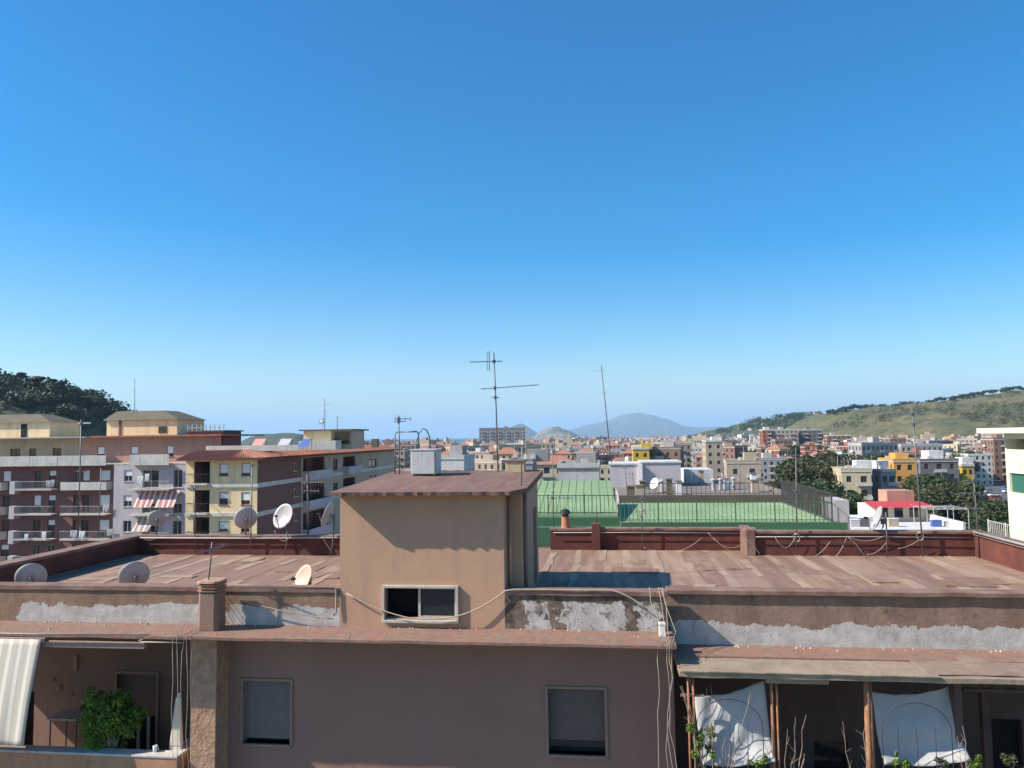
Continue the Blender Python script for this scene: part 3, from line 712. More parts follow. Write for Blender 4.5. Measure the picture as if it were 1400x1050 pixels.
# things on the stair tower roof
def stop(v): return ZS+.1+(v+.46)/4.76*.2
vtk = 2.9; tu0, tu1 = lu(562, 630, vtk), lu(597, 630, vtk); zt0 = stop(vtk); zt1 = lz(580, 614, vtk)
t = gthing('water_tank', (tu0+tu1)/2, vtk, 'square grey zinc water tank on the stair tower roof', 'water tank'); of = ((tu0+tu1)/2, vtk, 0)
MB(of).box(tu0, vtk-.02, zt0+.04, tu1, vtk+.5, zt1-.03).build('tank_body', M_tank, t, bevel=.015)
MB(of).box(tu0-.012, vtk-.035, zt1-.032, tu1+.012, vtk+.515, zt1).build('lid', M_tank, t, bevel=.008)
for a in (tu0+.05, tu1-.1): MB(of).box(a, vtk+.02, zt0-.02, a+.06, vtk+.46, zt0+.045).build('foot', M_black2, t)
MB(of).tube([(tu1-.04, vtk-.03, zt1-.05), (tu1-.04, vtk-.035, zt0+.02)], .012, 6).build('outlet_pipe', M_mast, t)
vl = 3.6
t = gthing('roof_ladder', lu(556, 620, vl), vl, 'bent steel ladder rails rising behind the water tank', 'ladder'); of = (lu(556, 620, vl), vl, 0)
p = lambda px, py, v=vl: lv(px, py, v)
MB(of).tube([(*p(540, 647)[:2], stop(vl)-.02), p(540, 596), p(542, 591), p(570, 590), p(572, 594), (*p(573, 640)[:2], stop(vl)-.02)], .02, 7).build('rail', M_steel, t, smooth=True)
MB(of).tube([(*p(565, 640, vl+.3)[:2], stop(vl)-.0), p(569, 605, vl+.3), p(573, 592, vl+.3), p(578, 586, vl+.3), p(583, 588, vl+.3), p(587, 596, vl+.3), (*p(590, 640, vl+.3)[:2], stop(vl+.3)-.02)], .018, 7).build('hoop', M_steel, t, smooth=True)
MB(of).tube([p(540, 632), p(572, 632)], .014, 6).build('rung', M_steel, t)
b, t = pm(546, 650, 545, 568, 3.3, stop(3.3)); mast(b, t, .014, 'small mast with short twin booms beside the ladder rails', [(.94, X, .42, 4, .1, True), (.9, X*.3+Yd, .3, 3, .12, False)], 'aerials on the stair tower')
b, t = pm(681, 650, 675, 482, 3.9, stop(3.9))
def dip(t, base, top):
    c = base.lerp(top, .93)-X*.12
    MB(base).tube([c-Vector((0, 0, .24)), c+Vector((0, 0, .24))], .012, 5).build('dipole', M_alu, t)
    MB(base).tube([c-X*.05-Vector((0, 0, .24)), c-X*.05+Vector((0, 0, .24))], .008, 5).build('dipole', M_alu, t)
mast(b, t, .017, 'tallest aerial mast on the stair tower with two crossed booms', [(.925, -X, .82, 11, .035, True), (.7, X+Vector((0, 0, .05)), 1.45, 3, .03, True), (.62, X*.2+Yd, .2, 2, .1, False)], 'aerials on the stair tower', M_mast, dip)
b, t = pm(712, 735, 713, 632, .8); 
t1 = thing('aerial_pole', b, 0, 'dark aerial pole bracketed to the side of the stair tower', 'pole')
MB(b).tube([b, t], .018, 6).build('pole', M_cabled, t1, smooth=True)
wl = W(BX1-.02, .75, b.z)
for fr in (.25, .62): q = b.lerp(t, fr); MB(b).tube([q, W(BX1+.05, .49, q.z)], .012, 5).build('bracket', M_cabled, t1)
MB(b).tube([b+Vector((0, 0, .02)), W(BX1+.05, .49, b.z+.02)], .012, 5).build('bracket', M_cabled, t1)
yb = 3.8; cu = lu(703, 637, yb)
t = gthing('rooftop_box', cu, yb, 'weathered cream masonry box at the back of the stair tower roof', 'box'); of = (cu, yb, 0)
ya, yc = lu(691, 637, yb), lu(717, 637, yb)
MB(of).box(ya, yb, stop(yb)-.02, yc, yb+.35, lz(703, 631, yb)).build('box_body', plaster('cream_masonry', (.55, .43, .25), scale=5, dirtamt=.6), t, bevel=.01)
MB(of).box(ya-.03, yb-.03, lz(703, 631, yb), yc+.03, yb+.38, lz(703, 629, yb)).build('cap', M_ledge, t, bevel=.006)

# cables in front of the tower and facade
cable(line((BX0+.15, -.05, 20.98), (-2.0, -.16, 20.54), 8, .06)+line((-1.95, -.16, 20.54), (-1.25, -.14, 20.56), 5, .02)+line((-1.2, -.14, 20.57), (BX1+.02, -.06, 21.06), 8, .08)+line((0, -.06, 21.09), (1.8, -.06, 21.09), 6, .0)+line((1.85, -.06, 21.09), (2.5, -.12, 20.75), 5, -.05), 'pale cable slung across the stair tower window', .014, M_cable)
cable(line((-5.5, -.1, 20.83), (BX0-.1, -.12, 20.5), 10, .04), 'pale cable sloping along the patched parapet beside the chimney', .012, M_cable)
for k in range(4):
    u = 2.6+(0, .16, .2, .24)[k]; r = rng.uniform
    pts = [(u-.1, .1, ZLIP+.01), (u-.05, -.06, ZLIP+.08), (u+r(-.05, .05), -.12, 20.9), (u+.1+r(-.08, .08), -.5, 20.45), (u+.02, -1.02, 20.37), (u, -1.04, 20.1)]
    pts += [(u+r(-.025, .025)+(.05*sin(q*.8+k) if k else 0), -1.04, 20.1-.3*(q+1)) for q in range(16)]
    cable(pts, 'pale cable hanging down the facade beside the terrace', r(.005, .009), M_cable, 'cables hanging beside the terrace')
for k in range(5):
    u = lu(236+6.5*k, 900, -1.04); r = rng.uniform
    pts = [(u+.15, .1, ZLIP+.01), (u+.1+r(-.1, .1), -.06, 20.95), (u+r(-.06, .06), -.5, 20.42), (u+r(-.05, .05), -1.02, 20.37), (u, -1.05, 20.05)]
    pts += [(u+r(-.03, .03)+.015*q, -1.05, 20.05-.5*(q+1)) for q in range(6 if k < 2 else 9)]
    cable(pts, 'pale cable hanging beside the stone pillar', r(.004, .007), M_cable, 'cables hanging beside the stone pillar')
u, _, z = lv(905, 853, -.3)
t = gthing('junction_box', u, -.3, 'white junction box among cables on the ledge', 'junction box'); of = (u, -.3, 0)
MB(of).box(u-.06, -.36, ZLEDGE-.005, u+.06, -.24, ZLEDGE+.24).build('box_body', M_white, t, bevel=.008)
MB(of).box(u-.065, -.367, ZLEDGE+.2, u+.065, -.235, ZLEDGE+.225).build('lid', M_white, t)

# ---- awning, shrub and odds and ends on the balcony
def stripes(name, a, b_, n):
    m, nt, b = newmat(name); tc = N(nt, 'ShaderNodeTexCoord'); sx = N(nt, 'ShaderNodeSeparateXYZ'); nt.links.new(tc.outputs['Object'], sx.inputs[0])
    mu = N(nt, 'ShaderNodeMath', operation='MULTIPLY'); mu.inputs[1].default_value = n; nt.links.new(sx.outputs['X'], mu.inputs[0])
    si = N(nt, 'ShaderNodeMath', operation='SINE'); nt.links.new(mu.outputs[0], si.inputs[0])
    nz = N(nt, 'ShaderNodeTexNoise', Scale=2.5, Detail=5.0); nt.links.new(coords(nt), nz.inputs['Vector'])
    c = mix(nt, ramp(nt, si.outputs[0], [(.3, 0.0), (.6, 1.0)]), a, b_)
    c = mix(nt, ramp(nt, nz.outputs[0], [(.5, 0.0), (.8, .4)]), c, (.4, .34, .28))
    nt.links.new(c, b.inputs['Base Color']); b.inputs['Roughness'].default_value = .9
    return m
au = lu(56, 885, -1.03)
t = gthing('striped_awning', au-1.5, -1.0, 'long striped cream awning hanging over the balcony', 'awning'); of = (au-1.5, -1.0, 0)
mb = MB(of); nu, nv_ = 40, 16; za, zb = ZUND-.02, lz(15, 1020, -1.35); grid = []
for j in range(nv_+1):
    s = j/nv_; row = []
    ur = au+(lu(32, 1020, -1.37)-au)*s
    for i in range(nu+1):
        u = au-3.2+(ur-(au-3.2))*i/nu
        row.append(mb.P((u, -1.03-.34*s+.012*sin(u*14+s*1.5)*s-.03*sin(s*pi), za+(zb-za)*s)))
    grid.append(row)
for j in range(nv_):
    for i in range(nu): mb.f.append((grid[j][i], grid[j][i+1], grid[j+1][i+1], grid[j+1][i]))
cl = mb.build('awning_cloth', stripes('awning_stripes', (.58, .5, .4), (.78, .7, .58), 30), t, smooth=True)
sd = cl.modifiers.new('thick', 'SOLIDIFY'); sd.thickness = .006
MB(of).tube([(au-3.3, -1.38, zb), (lu(36, 1020, -1.37), -1.38, zb)], .018, 7).build('bottom_bar', M_frame2, t)
MB(of).tube([(au-3.3, -.98, za-.03), (au+.05, -.98, za-.03)], .05, 10).build('roller', M_frame2, t)

def leaves(mb, c, lobes, n, size, rg, shell=.55, flat=1.0):
    c = Vector(c); wts = [l[1]**2 for l in lobes]
    for _ in range(n):
        o, r, sq = rg.choices(lobes, wts)[0]
        d = Vector((rg.gauss(0, 1), rg.gauss(0, 1), rg.gauss(0, 1))).normalized()
        q = r*(shell+(1-shell)*rg.random()**.5)*rg.uniform(.88, 1.1)
        p = c+Vector(o)+Vector((d.x*q, d.y*q, d.z*q*sq))
        nrm = (d*.7+Vector((rg.gauss(0, .6), rg.gauss(0, .6), rg.gauss(.3, .6)))).normalized()
        a = nrm.orthogonal().normalized(); a = Matrix.Rotation(rg.uniform(0, 6.28), 3, nrm) @ a; b = nrm.cross(a)
        s = size*rg.uniform(.6, 1.35)
        mb.face(p-a*s, p+b*s*.55+nrm*s*.15, p+a*s, p-b*s*.55+nrm*s*.15)
    return mb
def stems(mb, base, tips, r0, r1, rg, n=5, wob=.06):
    base = Vector(base)
    for tp in tips:
        tp = Vector(tp); L = (tp-base).length
        mb.tube([base.lerp(tp, i/n)+Vector((rg.uniform(-wob, wob), rg.uniform(-wob, wob), 0))*L*(0 if i in (0,) else 1) for i in range(n+1)], r0, 5, r1)
    return mb
def potted(name, u, v, z, pr, ph, label, cat='plant', group=None, potmat=M_terra):
    t = thing(name, W(u, v, z), -TH, label, cat, group)
    MB().lathe((0, 0, 0), [(pr*.7, 0), (pr*.95, ph*.85), (pr*1.05, ph*.86), (pr*1.05, ph), (pr*.9, ph), (pr*.85, ph*.9)], 14).build('pot', potmat, t)
    return t
su, sv = lu(151, 985, -.3), -.3
t = potted('potted_shrub', su, sv, 16.95, .28, .95, 'leafy green shrub in a pot behind the balcony coping')
rg = random.Random(3); ph = .95
stems(mb := MB(), (0, 0, ph-.1), [(-.3, -.05, ph+1.0), (.02, 0, ph+1.1), (.3, .1, ph+.9), (-.1, -.1, ph+.8), (.15, -.15, ph+.8)], .028, .008, rg)
mb.build('stem', M_twig, t)
lob = [((-.28, -.05, .62), .34, .95), ((.1, -.08, .72), .36, .9), ((.33, .05, .62), .33, .85), ((-.3, -.05, .3), .26, 1.0), ((.2, 0, 1.0), .25, .9), ((.02, .1, .45), .32, .9), ((-.22, -.15, .12), .2, 1.1), ((-.1, 0, .95), .25, .8), ((.52, .1, .7), .2, .8)]
lob += [((rg.uniform(-.62, .62), rg.uniform(-.3, .2), rg.uniform(.1, 1.25)), rg.uniform(.07, .13), 1.0) for _ in range(26)]
leaves(MB(), (0, 0, ph), lob, 5600, .038, rg, .1).build('crown', M_leaf, t)
u, v_, z = lu(243, 990, -.3), -.3, ZBP
t = thing('folded_parasol', W(u, v_, 16.95), -TH, 'folded cream parasol leaning behind the balcony corner', 'parasol')
mb = MB(); h = ZBP-16.95
mb.hexa([(-.17, -.03, h-.6), (.1, -.03, h-.6), (.12, .08, h-.6), (-.15, .08, h-.6)], [(-.15, -.05, h+.05), (.1, -.05, h+.05), (.1, .06, h+.05), (-.15, .06, h+.05)])
mb.hexa([(-.15, -.05, h+.051), (.1, -.05, h+.051), (.1, .06, h+.051), (-.15, .06, h+.051)], [(-.04, -.03, h+.98), (.06, -.03, h+.98), (.06, .04, h+.98), (-.04, .04, h+.98)])
mb.build('cloth', plain('parasol_cloth', (.7, .6, .46), rough=.95), t, bevel=.02)
MB().tube([(0, 0, 0), (.02, 0, h+1.06)], .018, 7).build('pole', M_white, t)
u = lu(212, 1022, -.5)
t = thing('white_mug', W(u, -.5, ZBP), 0, 'white mug on the balcony coping', 'mug')
MB().lathe((0, 0, 0), [(.035, 0), (.042, .12), (.036, .12), (.03, .02)], 14).build('cup', M_white, t, smooth=True)
MB().tube([(.04, 0, .1), (.065, 0, .09), (.065, 0, .045), (.036, 0, .03)], .006, 5).build('handle', M_white, t)
for k, (px, py, r) in enumerate(((73, 929, .05), (81, 940, .085), (99, 950, .035), (104, 906, .05))):
    u, _, z = lv(px, py, 1.59)
    t = thing('wall_ornament', W(u, 1.59, z), -TH, ['small dark round ornament highest on the balcony wall', 'largest dark round ornament on the balcony wall', 'tiny ornament below the others on the balcony wall', 'narrow upright plaque on the balcony wall'][k], 'ornament')
    if k == 3: MB().box(-.035, -.03, -.17, .035, .015, .17).build('plaque', M_stone, t, bevel=.005)
    else: MB().lathe((0, .015, 0), [(r*.9, 0), (r, .012), (r*.6, .035), (r*.2, .045)], 12, (0, -1, 0)).build('plate', M_rust, t)
u = lu(97, 1010, .9)
t = thing('folding_table', W(u, .9, 16.95), -TH, 'small pale folding table in the shaded balcony', 'table')
MB().box(-.35, -.3, 1.16, .35, .3, 1.2).build('tabletop', M_dish, t)
for sx_ in (-.3, .3):
    for sy in (-.25, .25): MB().tube([(sx_, sy, 0), (sx_, sy, 1.16)], .015, 6).build('leg', M_mast, t)

# ---- terrace: air conditioners, sheets, trellises, plants
for k, (px0, px1, py0, py1) in enumerate(((936, 979, 898, 921), (1083, 1128, 906, 927))):
    a, b = lu(px0, 910, 2.0), lu(px1, 910, 2.0); z0, z1 = lz(px0, py1, 2.0), lz(px0, py0, 2.0)
    of = ((a+b)/2, 2.0, 0)
    t = gthing('air_conditioner', (a+b)/2, 2.0, ['air conditioner by the double rusty post under the canopy', 'air conditioner above the window under the canopy'][k], 'air conditioner', 'air conditioners on the terrace wall')
    MB(of).box(a, 2.0, z0, b, 2.3, z1).build('casing', M_dish, t, bevel=.012)
    MB(of).lathe((a+(b-a)*.36, 1.995, (z0+z1)/2), [((z1-z0)*.42, 0), ((z1-z0)*.42, .012)], 20, (0, -1, 0)).build('fan_grille', M_black2, t)
    for q in (.1, .9): MB(of).box(a+(b-a)*q-.02, 2.02, z0-.04, a+(b-a)*q+.02, 2.405, z0).build('bracket', M_mast, t)
def hsheet(name, corners, v0, v1, label, billow, seed, flare=.28):
    """corners tl, tr, br, bl as pixels; top at v0, foot at v1"""
    q = [lv(*corners[0], v0), lv(*corners[1], v0), lv(*corners[2], v1), lv(*corners[3], v1)]
    o0 = q[0]; of = (o0[0], v0, 0)
    t = gthing(name, o0[0], v0, label, 'sheet', 'white sheets hung on the terrace')
    mb = MB(of); n = 26; G = []
    for j in range(n+1):
        s = j/n; row = []
        for i in range(n+1):
            r = i/n
            p = (Vector(q[0])*(1-r)+Vector(q[1])*r)*(1-s)+(Vector(q[3])*(1-r)+Vector(q[2])*r)*s
            e = noise.noise(Vector((r*3+seed, s*2.5, 0)))*.07+.015*sin(r*22+s*6+seed)*(1-.4*s)
            p = p+Vector((0, -billow*sin(pi*r)*sin(pi*min(1, s*1.1))+e, -(.1*sin(pi*r)*(1-s) if s < .9 else 0)+.05*sin(pi*r)*s*-1))
            if s > .72: p.y -= flare*((s-.72)/.28)**1.5*(.4+.6*r)
            row.append(mb.P(p))
        G.append(row)
    for j in range(n):
        for i in range(n): mb.f.append((G[j][i], G[j][i+1], G[j+1][i+1], G[j+1][i]))
    o = mb.build('cloth', M_cloth, t, smooth=True); so = o.modifiers.new('thick', 'SOLIDIFY'); so.thickness = .004
    for k, (a, b) in enumerate(((q[0], 1), (q[1], 1))):
        MB(of).tube([a, (a[0]+(.1 if k else -.1), a[1]-.02, ZUR-.01)], .005, 4).build('tie', M_cable, t)
hsheet('hanging_sheet', [(948, 950), (1044, 930), (1056, 1032), (960, 1043)], -.68, -.84, 'rumpled white sheet strung between the rusty double posts', .06, 1.3)
hsheet('hanging_sheet', [(1190, 945), (1298, 938), (1318, 1030), (1206, 1042)], -.52, -.66, 'white sheet hung smooth beside the thick rusty post', .08, 4.1)
def trellis(px0, px1, pyt, v, label):
    a, b = lu(px0, 1000, v), lu(px1, 1000, v); zt = lz((px0+px1)/2, pyt, v); zs = zt-(b-a)*.42; cx_ = (a+b)/2; of = (cx_, v, 0)
    t = gthing('iron_trellis', cx_, v, label, 'trellis', 'iron trellis arches on the terrace parapet')
    pts = [(a, v, 17.29), (a, v, zs)]+[(cx_-(b-a)/2*cos(k*pi/14), v, zs+(zt-zs)*sin(k*pi/14)) for k in range(1, 14)]+[(b, v, zs), (b, v, 17.29)]
    MB(of).tube(pts, .008, 6).build('arch', M_cabled, t, smooth=True)
    for z in (17.65,): MB(of).tube([(a, v, z), (b, v, z)], .008, 5).build('crossbar', M_cabled, t)
    for q in (.25, .5, .75): MB(of).tube([(a+(b-a)*q, v, 17.29), (a+(b-a)*q+.1*(q-.5), v, zs+.05)], .006, 5).build('scroll_bar', M_cabled, t)
trellis(953, 1043, 956, -1.1, 'arched iron trellis in front of the rumpled sheet')
trellis(1206, 1301, 961, -1.1, 'arched iron trellis in front of the smooth sheet')
def vine(px, pyt, v, label, seed, spread=.35, hgt=None, n=5, mat=M_twig):
    u = lu(px, 1000, v); zt = lz(px, pyt, v); rg = random.Random(seed)
    t = potted('bare_vine', u, v, 17.3, .14, .22, label, 'vine', 'bare climbing plants on the terrace')
    H = zt-17.3; mb = MB()
    for k in range(n):
        pts = []; x = rg.uniform(-.05, .05); y = 0; z = .18; dx = rg.uniform(-1, 1)*spread
        for i in range(8):
            pts.append((x, y, z)); x += dx/8+rg.uniform(-.05, .05); y += rg.uniform(-.03, .03); z += (H-.18)/7*rg.uniform(.7, 1.2)*(.6+.4*(k % 2))
        mb.tube(pts, .009, 5, .004)
        for i in range(2, 7):
            p = Vector(pts[i]); mb.tube([p, p+Vector((rg.uniform(-.12, .12), rg.uniform(-.05, .05), rg.uniform(.02, .16)))], .004, 4, .002)
    mb.build('stem', mat, t)
    return t
vine(975, 930, -1.08, 'thorny bare vine spreading over the rumpled sheet', 2, .6, n=12)
vine(1078, 975, -1.06, 'pale bare vine beside the rusty double post', 5, .35, n=8)
vine(1174, 980, -1.06, 'pale forked bare branch beside the thick rusty post', 8, .25, n=4)
vine(1318, 990, -1.06, 'bare twigs tangled beside the smooth sheet', 11, .2, n=5)
def bush(px, py, v, r, label, mat, seed, n=500, size=.05):
    u = lu(px, py, v); z = lz(px, py, v); rg = random.Random(seed)
    t = potted('potted_plant', u, v, 17.3, .13, .2, label, 'potted plant', 'potted plants on the terrace parapet')
    H = max(.12, z-17.3)
    stems(mb := MB(), (0, 0, .15), [(rg.uniform(-r, r)*.6, rg.uniform(-r, r)*.4, H+r*.3) for _ in range(4)], .012, .004, rg); mb.build('stem', M_bark, t)
    leaves(MB(), (0, 0, H), [((rg.uniform(-r, r), rg.uniform(-r, r)*.5, rg.uniform(-r, r*1.3)), r*rg.uniform(.25, .5), 1.2) for _ in range(9)], int(n*1.6), size*.55, rg, .0).build('crown', mat, t)
bush(960, 1015, -1.05, .2, 'green leafy plant overlapping the edge of the rumpled sheet', M_leaf, 4, 500)
bush(1035, 1050, -1.05, .14, 'low green plant below the rumpled sheet', M_leaf, 6, 260)
bush(1235, 1049, -1.05, .14, 'bright green low plant below the smooth sheet', M_leaf, 9, 260)
bush(1290, 1052, -1.05, .12, 'dull dry plant below the smooth sheet', M_dry, 10, 200)
bush(1342, 1046, -1.05, .14, 'fresh green plant in front of the shaded door', M_leaf, 12, 260)
bush(1385, 1048, -1.05, .13, 'yellowish plant beyond the last door', M_dry, 14, 220)
u = lu(927, 1040, -1.05); t = potted('flower_pot', u, -1.05, 17.3, .14, .42, 'tall terracotta flower pot at the terrace edge', 'flower pot')
leaves(MB(), (0, 0, .45), [((0, 0, 0), .1, .6)], 120, .035, random.Random(5), .1).build('crown', M_dry, t)
u = lu(1093, 1035, -1.05); t = potted('cactus', u, -1.05, 17.3, .16, .2, 'clump of upright green cactus beside the bare vine', 'cactus')
rg = random.Random(21)
for k in range(12):
    a = rg.uniform(0, 6.28); d = rg.uniform(.02, .14); h = rg.uniform(.25, .5)
    MB().tube([(cos(a)*d*.6, sin(a)*d*.6, .16), (cos(a)*d, sin(a)*d, .16+h*.5), (cos(a)*d*1.4, sin(a)*d*1.2, .16+h), (cos(a)*d*1.45, sin(a)*d*1.2, .16+h+.03)], .03, 7, .012).build('cactus_stem', M_dry if k % 3 else M_leaf, t, smooth=True)

# ================================================================== neighbouring apartment houses
def onu(px, py, u):                # street-grid point seen on the plane u = const
    d = ray(px, py); t = (u-D0*ST)/(d.x*CT-d.y*ST); x, y = t*d.x, t*d.y
    return (x*ST+(y-D0)*CT, CAMZ+t*d.z)
class Facade:
    def __init__(s, A, B): s.A = Vector(A); s.B = Vector(B); s.L = (s.B-s.A).length; s.u = (s.B-s.A)/s.L; s.n = Vector((-s.u.y, s.u.x))
    def pt(s, a, z, d=0): q = s.A+s.u*a+s.n*d; return (q.x, q.y, z)
    def slab(s, mb, a0, a1, d0, d1, z0, z1):
        p = lambda a, d, z: s.pt(a, z, d)
        return mb.hexa([p(a0, d0, z0), p(a1, d0, z0), p(a1, d1, z0), p(a0, d1, z0)], [p(a0, d0, z1), p(a1, d0, z1), p(a1, d1, z1), p(a0, d1, z1)])
def window(F, root, off, op, fm, pm, name='window', fw=.07, dep=.14, shut=None, mull=True):
    a0, a1, z0, z1 = op; mb = MB(off)
    F.slab(mb, a0, a0+fw, dep-.04, dep+.04, z0, z1); F.slab(mb, a1-fw, a1, dep-.04, dep+.04, z0, z1)
    F.slab(mb, a0+fw, a1-fw, dep-.04, dep+.04, z1-fw, z1); F.slab(mb, a0+fw, a1-fw, dep-.04, dep+.04, z0, z0+fw)
    if mull and a1-a0 > .8: F.slab(mb, (a0+a1)/2-.03, (a0+a1)/2+.03, dep-.04, dep+.04, z0+fw, z1-fw)
    F.slab(mb, a0-.08, a1+.08, -.08, dep-.05, z0-.07, z0-.002)
    w = mb.build(name, fm, root)
    mb = MB(off); F.slab(mb, a0+fw, a1-fw, dep, dep+.02, z0+fw, z1-fw); mb.build('pane', pm, w)
    if shut:
        mb = MB(off); F.slab(mb, a0+fw, a1-fw, dep-.06, dep-.045, z0+(z1-z0)*shut, z1-fw); mb.build('blind', M_white, w)
    return w
def balcony(F, root, off, a0, a1, z, d, mat, railmat, h=1.0, solid=True, name='balcony'):
    mb = MB(off); F.slab(mb, a0, a1, -d, 0, z-.15, z)
    b = mb.build(name, mat, root)
    mb = MB(off)
    if solid:
        F.slab(mb, a0, a1, -d, -d+.08, z, z+h*.85); F.slab(mb, a0, a0+.08, -d+.08, 0, z, z+h*.85); F.slab(mb, a1-.08, a1, -d+.08, 0, z, z+h*.85)
        mb.build('balcony_front', mat, b)
    else:
        n = max(3, int((a1-a0)/.16))
        for i in range(n+1):
            a = a0+.02+(a1-a0-.04)*i/n; mb.tube([F.pt(a, z, -d+.03), F.pt(a, z+h, -d+.03)], .014, 4)
        F.slab(mb, a0, a1, -d+.01, -d+.06, z+h-.05, z+h); F.slab(mb, a0, a1, -d+.01, -d+.06, z+.1, z+.14)
        F.slab(mb, a0, a0+.04, -d+.06, 0, z+h-.05, z+h); F.slab(mb, a1-.04, a1, -d+.06, 0, z+h-.05, z+h)
        r = mb.build('railing', railmat, b); r['kind'] = 'stuff'
    return b
M_cream = plaster('cream_wall', (.84, .63, .36), scale=.35, var=.08, dirtamt=.2, fine=10, bump=0)
M_greyw = plaster('grey_wall', (.5, .45, .46), scale=.35, var=.1, dirtamt=.25, fine=10, bump=0)
M_brownw = plaster('oxblood_wall', (.19, .085, .07), scale=.35, var=.12, dirtamt=.3, fine=10, bump=0)
M_mauve = plaster('mauve_wall', (.21, .095, .085), scale=.35, var=.14, dirtamt=.3, fine=10, bump=0)
M_salmon = plaster('salmon_wall', (.46, .25, .18), scale=.4, var=.1, dirtamt=.25, fine=10, bump=0)
M_beige = plaster('beige_wall', (.44, .36, .26), scale=.4, var=.1, dirtamt=.3, fine=10, bump=0)
M_band = plaster('white_band', (.58, .54, .48), scale=.8, var=.15, dirtamt=.45, fine=10, bump=0)
M_tile = plaster('red_tiles', (.36, .13, .08), (.46, .22, .14), scale=1.3, dirtamt=.3, fine=8, bump=0)
M_oliver = plaster('olive_roof', (.14, .115, .075), scale=.5, dirtamt=.3, fine=8, bump=0)
M_green = plaster('green_roof_paint', (.21, .31, .15), (.29, .385, .21), scale=.25, var=.1, dirtamt=.25, dirt=(.1, .16, .08), fine=4, bump=0)
M_dkgreen = plain('green_fascia', (.05, .13, .06), rough=.7)
M_railg = plain('green_railing', (.07, .13, .07), rough=.5)
M_raild = plain('dark_railing', (.05, .045, .045), rough=.5)
M_railw = plain('pale_railing', (.5, .48, .46), rough=.5)
M_felt = plaster('brown_felt', (.2, .165, .14), scale=.3, var=.2, dirtamt=.5, fine=5, bump=0)
M_wroof = plaster('white_roof', (.62, .61, .58), scale=.4, var=.12, dirtamt=.4, fine=5, bump=0)
M_pink = plain('pink_awning', (.62, .3, .27), rough=.9)
M_redaw = plain('red_awning', (.5, .05, .06), rough=.9)
M_blue = plain('blue_tarp', (.08, .14, .4), rough=.8)
M_yellow = plaster('pale_yellow_wall', (.75, .71, .52), scale=.3, var=.06, dirtamt=.15, fine=6, bump=0)

# ---- cream and oxblood corner house
c0 = at(352, 640, 75); UC, VC = uv_of(c0.x, c0.y); off = (UC, VC, 0)
H1 = gthing('corner_house', UC, VC, 'cream and oxblood corner house with red tiled eaves and penthouse', 'building')
zE = lz(300, 627, VC); zb1, zb2 = lz(300, 664, VC), lz(300, 703.5, VC); uL = lu(254, 650, VC)
F1 = Facade((uL, VC), (UC, VC))
def pw(x0, x1, y0, y1): return (lu(x0, 650, VC)-uL, lu(x1, 650, VC)-uL, lz((x0+x1)/2, y1, VC), lz((x0+x1)/2, y0, VC))
wins = [pw(300, 312, 634, 650), pw(330, 342, 633, 650), pw(300, 312, 673, 690), pw(330, 342, 673, 690), pw(300, 312, 712, 726), pw(330, 342, 712, 728)]
wins = [(a, b, z0, z1) for a, b, z0, z1 in wins]
logs = [pw(265, 287, 631, 661), pw(265, 287, 670, 701), pw(265, 287, 707, 740)]
mb = MB(off).wall(F1.A, F1.B, 4, zE, wins+logs, .15); mb.build('front_wall', M_cream, H1)
for w in wins: window(F1, H1, off, w, M_mauve, M_glass, shut=rng.choice((.35, .5, .2)))
for k, l in enumerate(logs):
    mb = MB(off); F1.slab(mb, l[0]-.1, l[1]+.1, 1.3, 1.35, l[2], l[3]); F1.slab(mb, l[0]-.1, l[0], .15, 1.3, l[2], l[3]); F1.slab(mb, l[1], l[1]+.1, .15, 1.3, l[2], l[3])
    lg = mb.build('loggia', M_brownw, H1)
    mb = MB(off); F1.slab(mb, l[0]+.2, l[0]+1.0, 1.2, 1.29, l[2], l[2]+2.0); mb.build('door', M_black, lg)
    balcony(F1, H1, off, l[0]-.4, l[1]+.05, l[2]+.02, .7, M_band, M_raild, .95, k == 1 and False)
for z in (zb1, zb2):
    mb = MB(off); F1.slab(mb, 0, F1.L+.1, -.14, 0, z-.16, z+.16); mb.build('floor_band', M_band, H1)
v2, _ = onu(412, 640, UC); v3, _ = onu(541, 640, UC)
F2 = Facade((UC, VC), (UC, v3))
def pr(x0, x1, y0, y1):
    a = onu(x0, (y0+y1)/2, UC)[0]-VC; b = onu(x1, (y0+y1)/2, UC)[0]-VC
    return (a, b, onu((x0+x1)/2, y1, UC)[1], onu((x0+x1)/2, y0, UC)[1])
sw = [pr(401.5, 406.5, 633, 644), pr(401.5, 406.5, 668, 679), pr(401.5, 406.5, 703, 712)]
Lr = v2-VC
mb = MB(off).wall(F2.A, (UC, v2), 4, zE, sw, .15); mb.build('side_wall', M_brownw, H1)
for w in sw: window(F2, H1, off, w, M_band, M_glass)
recs = [pr(414, 444, 625, 653), pr(414, 444, 660, 692), pr(414, 444, 698, 730), pr(469, 486, 624, 646), pr(469, 486, 653, 672)]
sw2 = [pr(455, 462, 627, 642), pr(455, 462, 660, 672), pr(504, 515, 627, 639), pr(504, 515, 650, 661)]
z1s = sorted({r[2] for r in recs})
sh = lambda r: (r[0]-Lr, r[1]-Lr, r[2], min(r[3], zE-.1))
mb = MB(off).wall((UC, v2), (UC, v3), 4, zE, [sh(r) for r in recs+sw2], .15); mb.build('long_side_wall', M_beige, H1)
for w in sw2: window(F2, H1, off, w, M_mauve, M_glass, fw=.15)
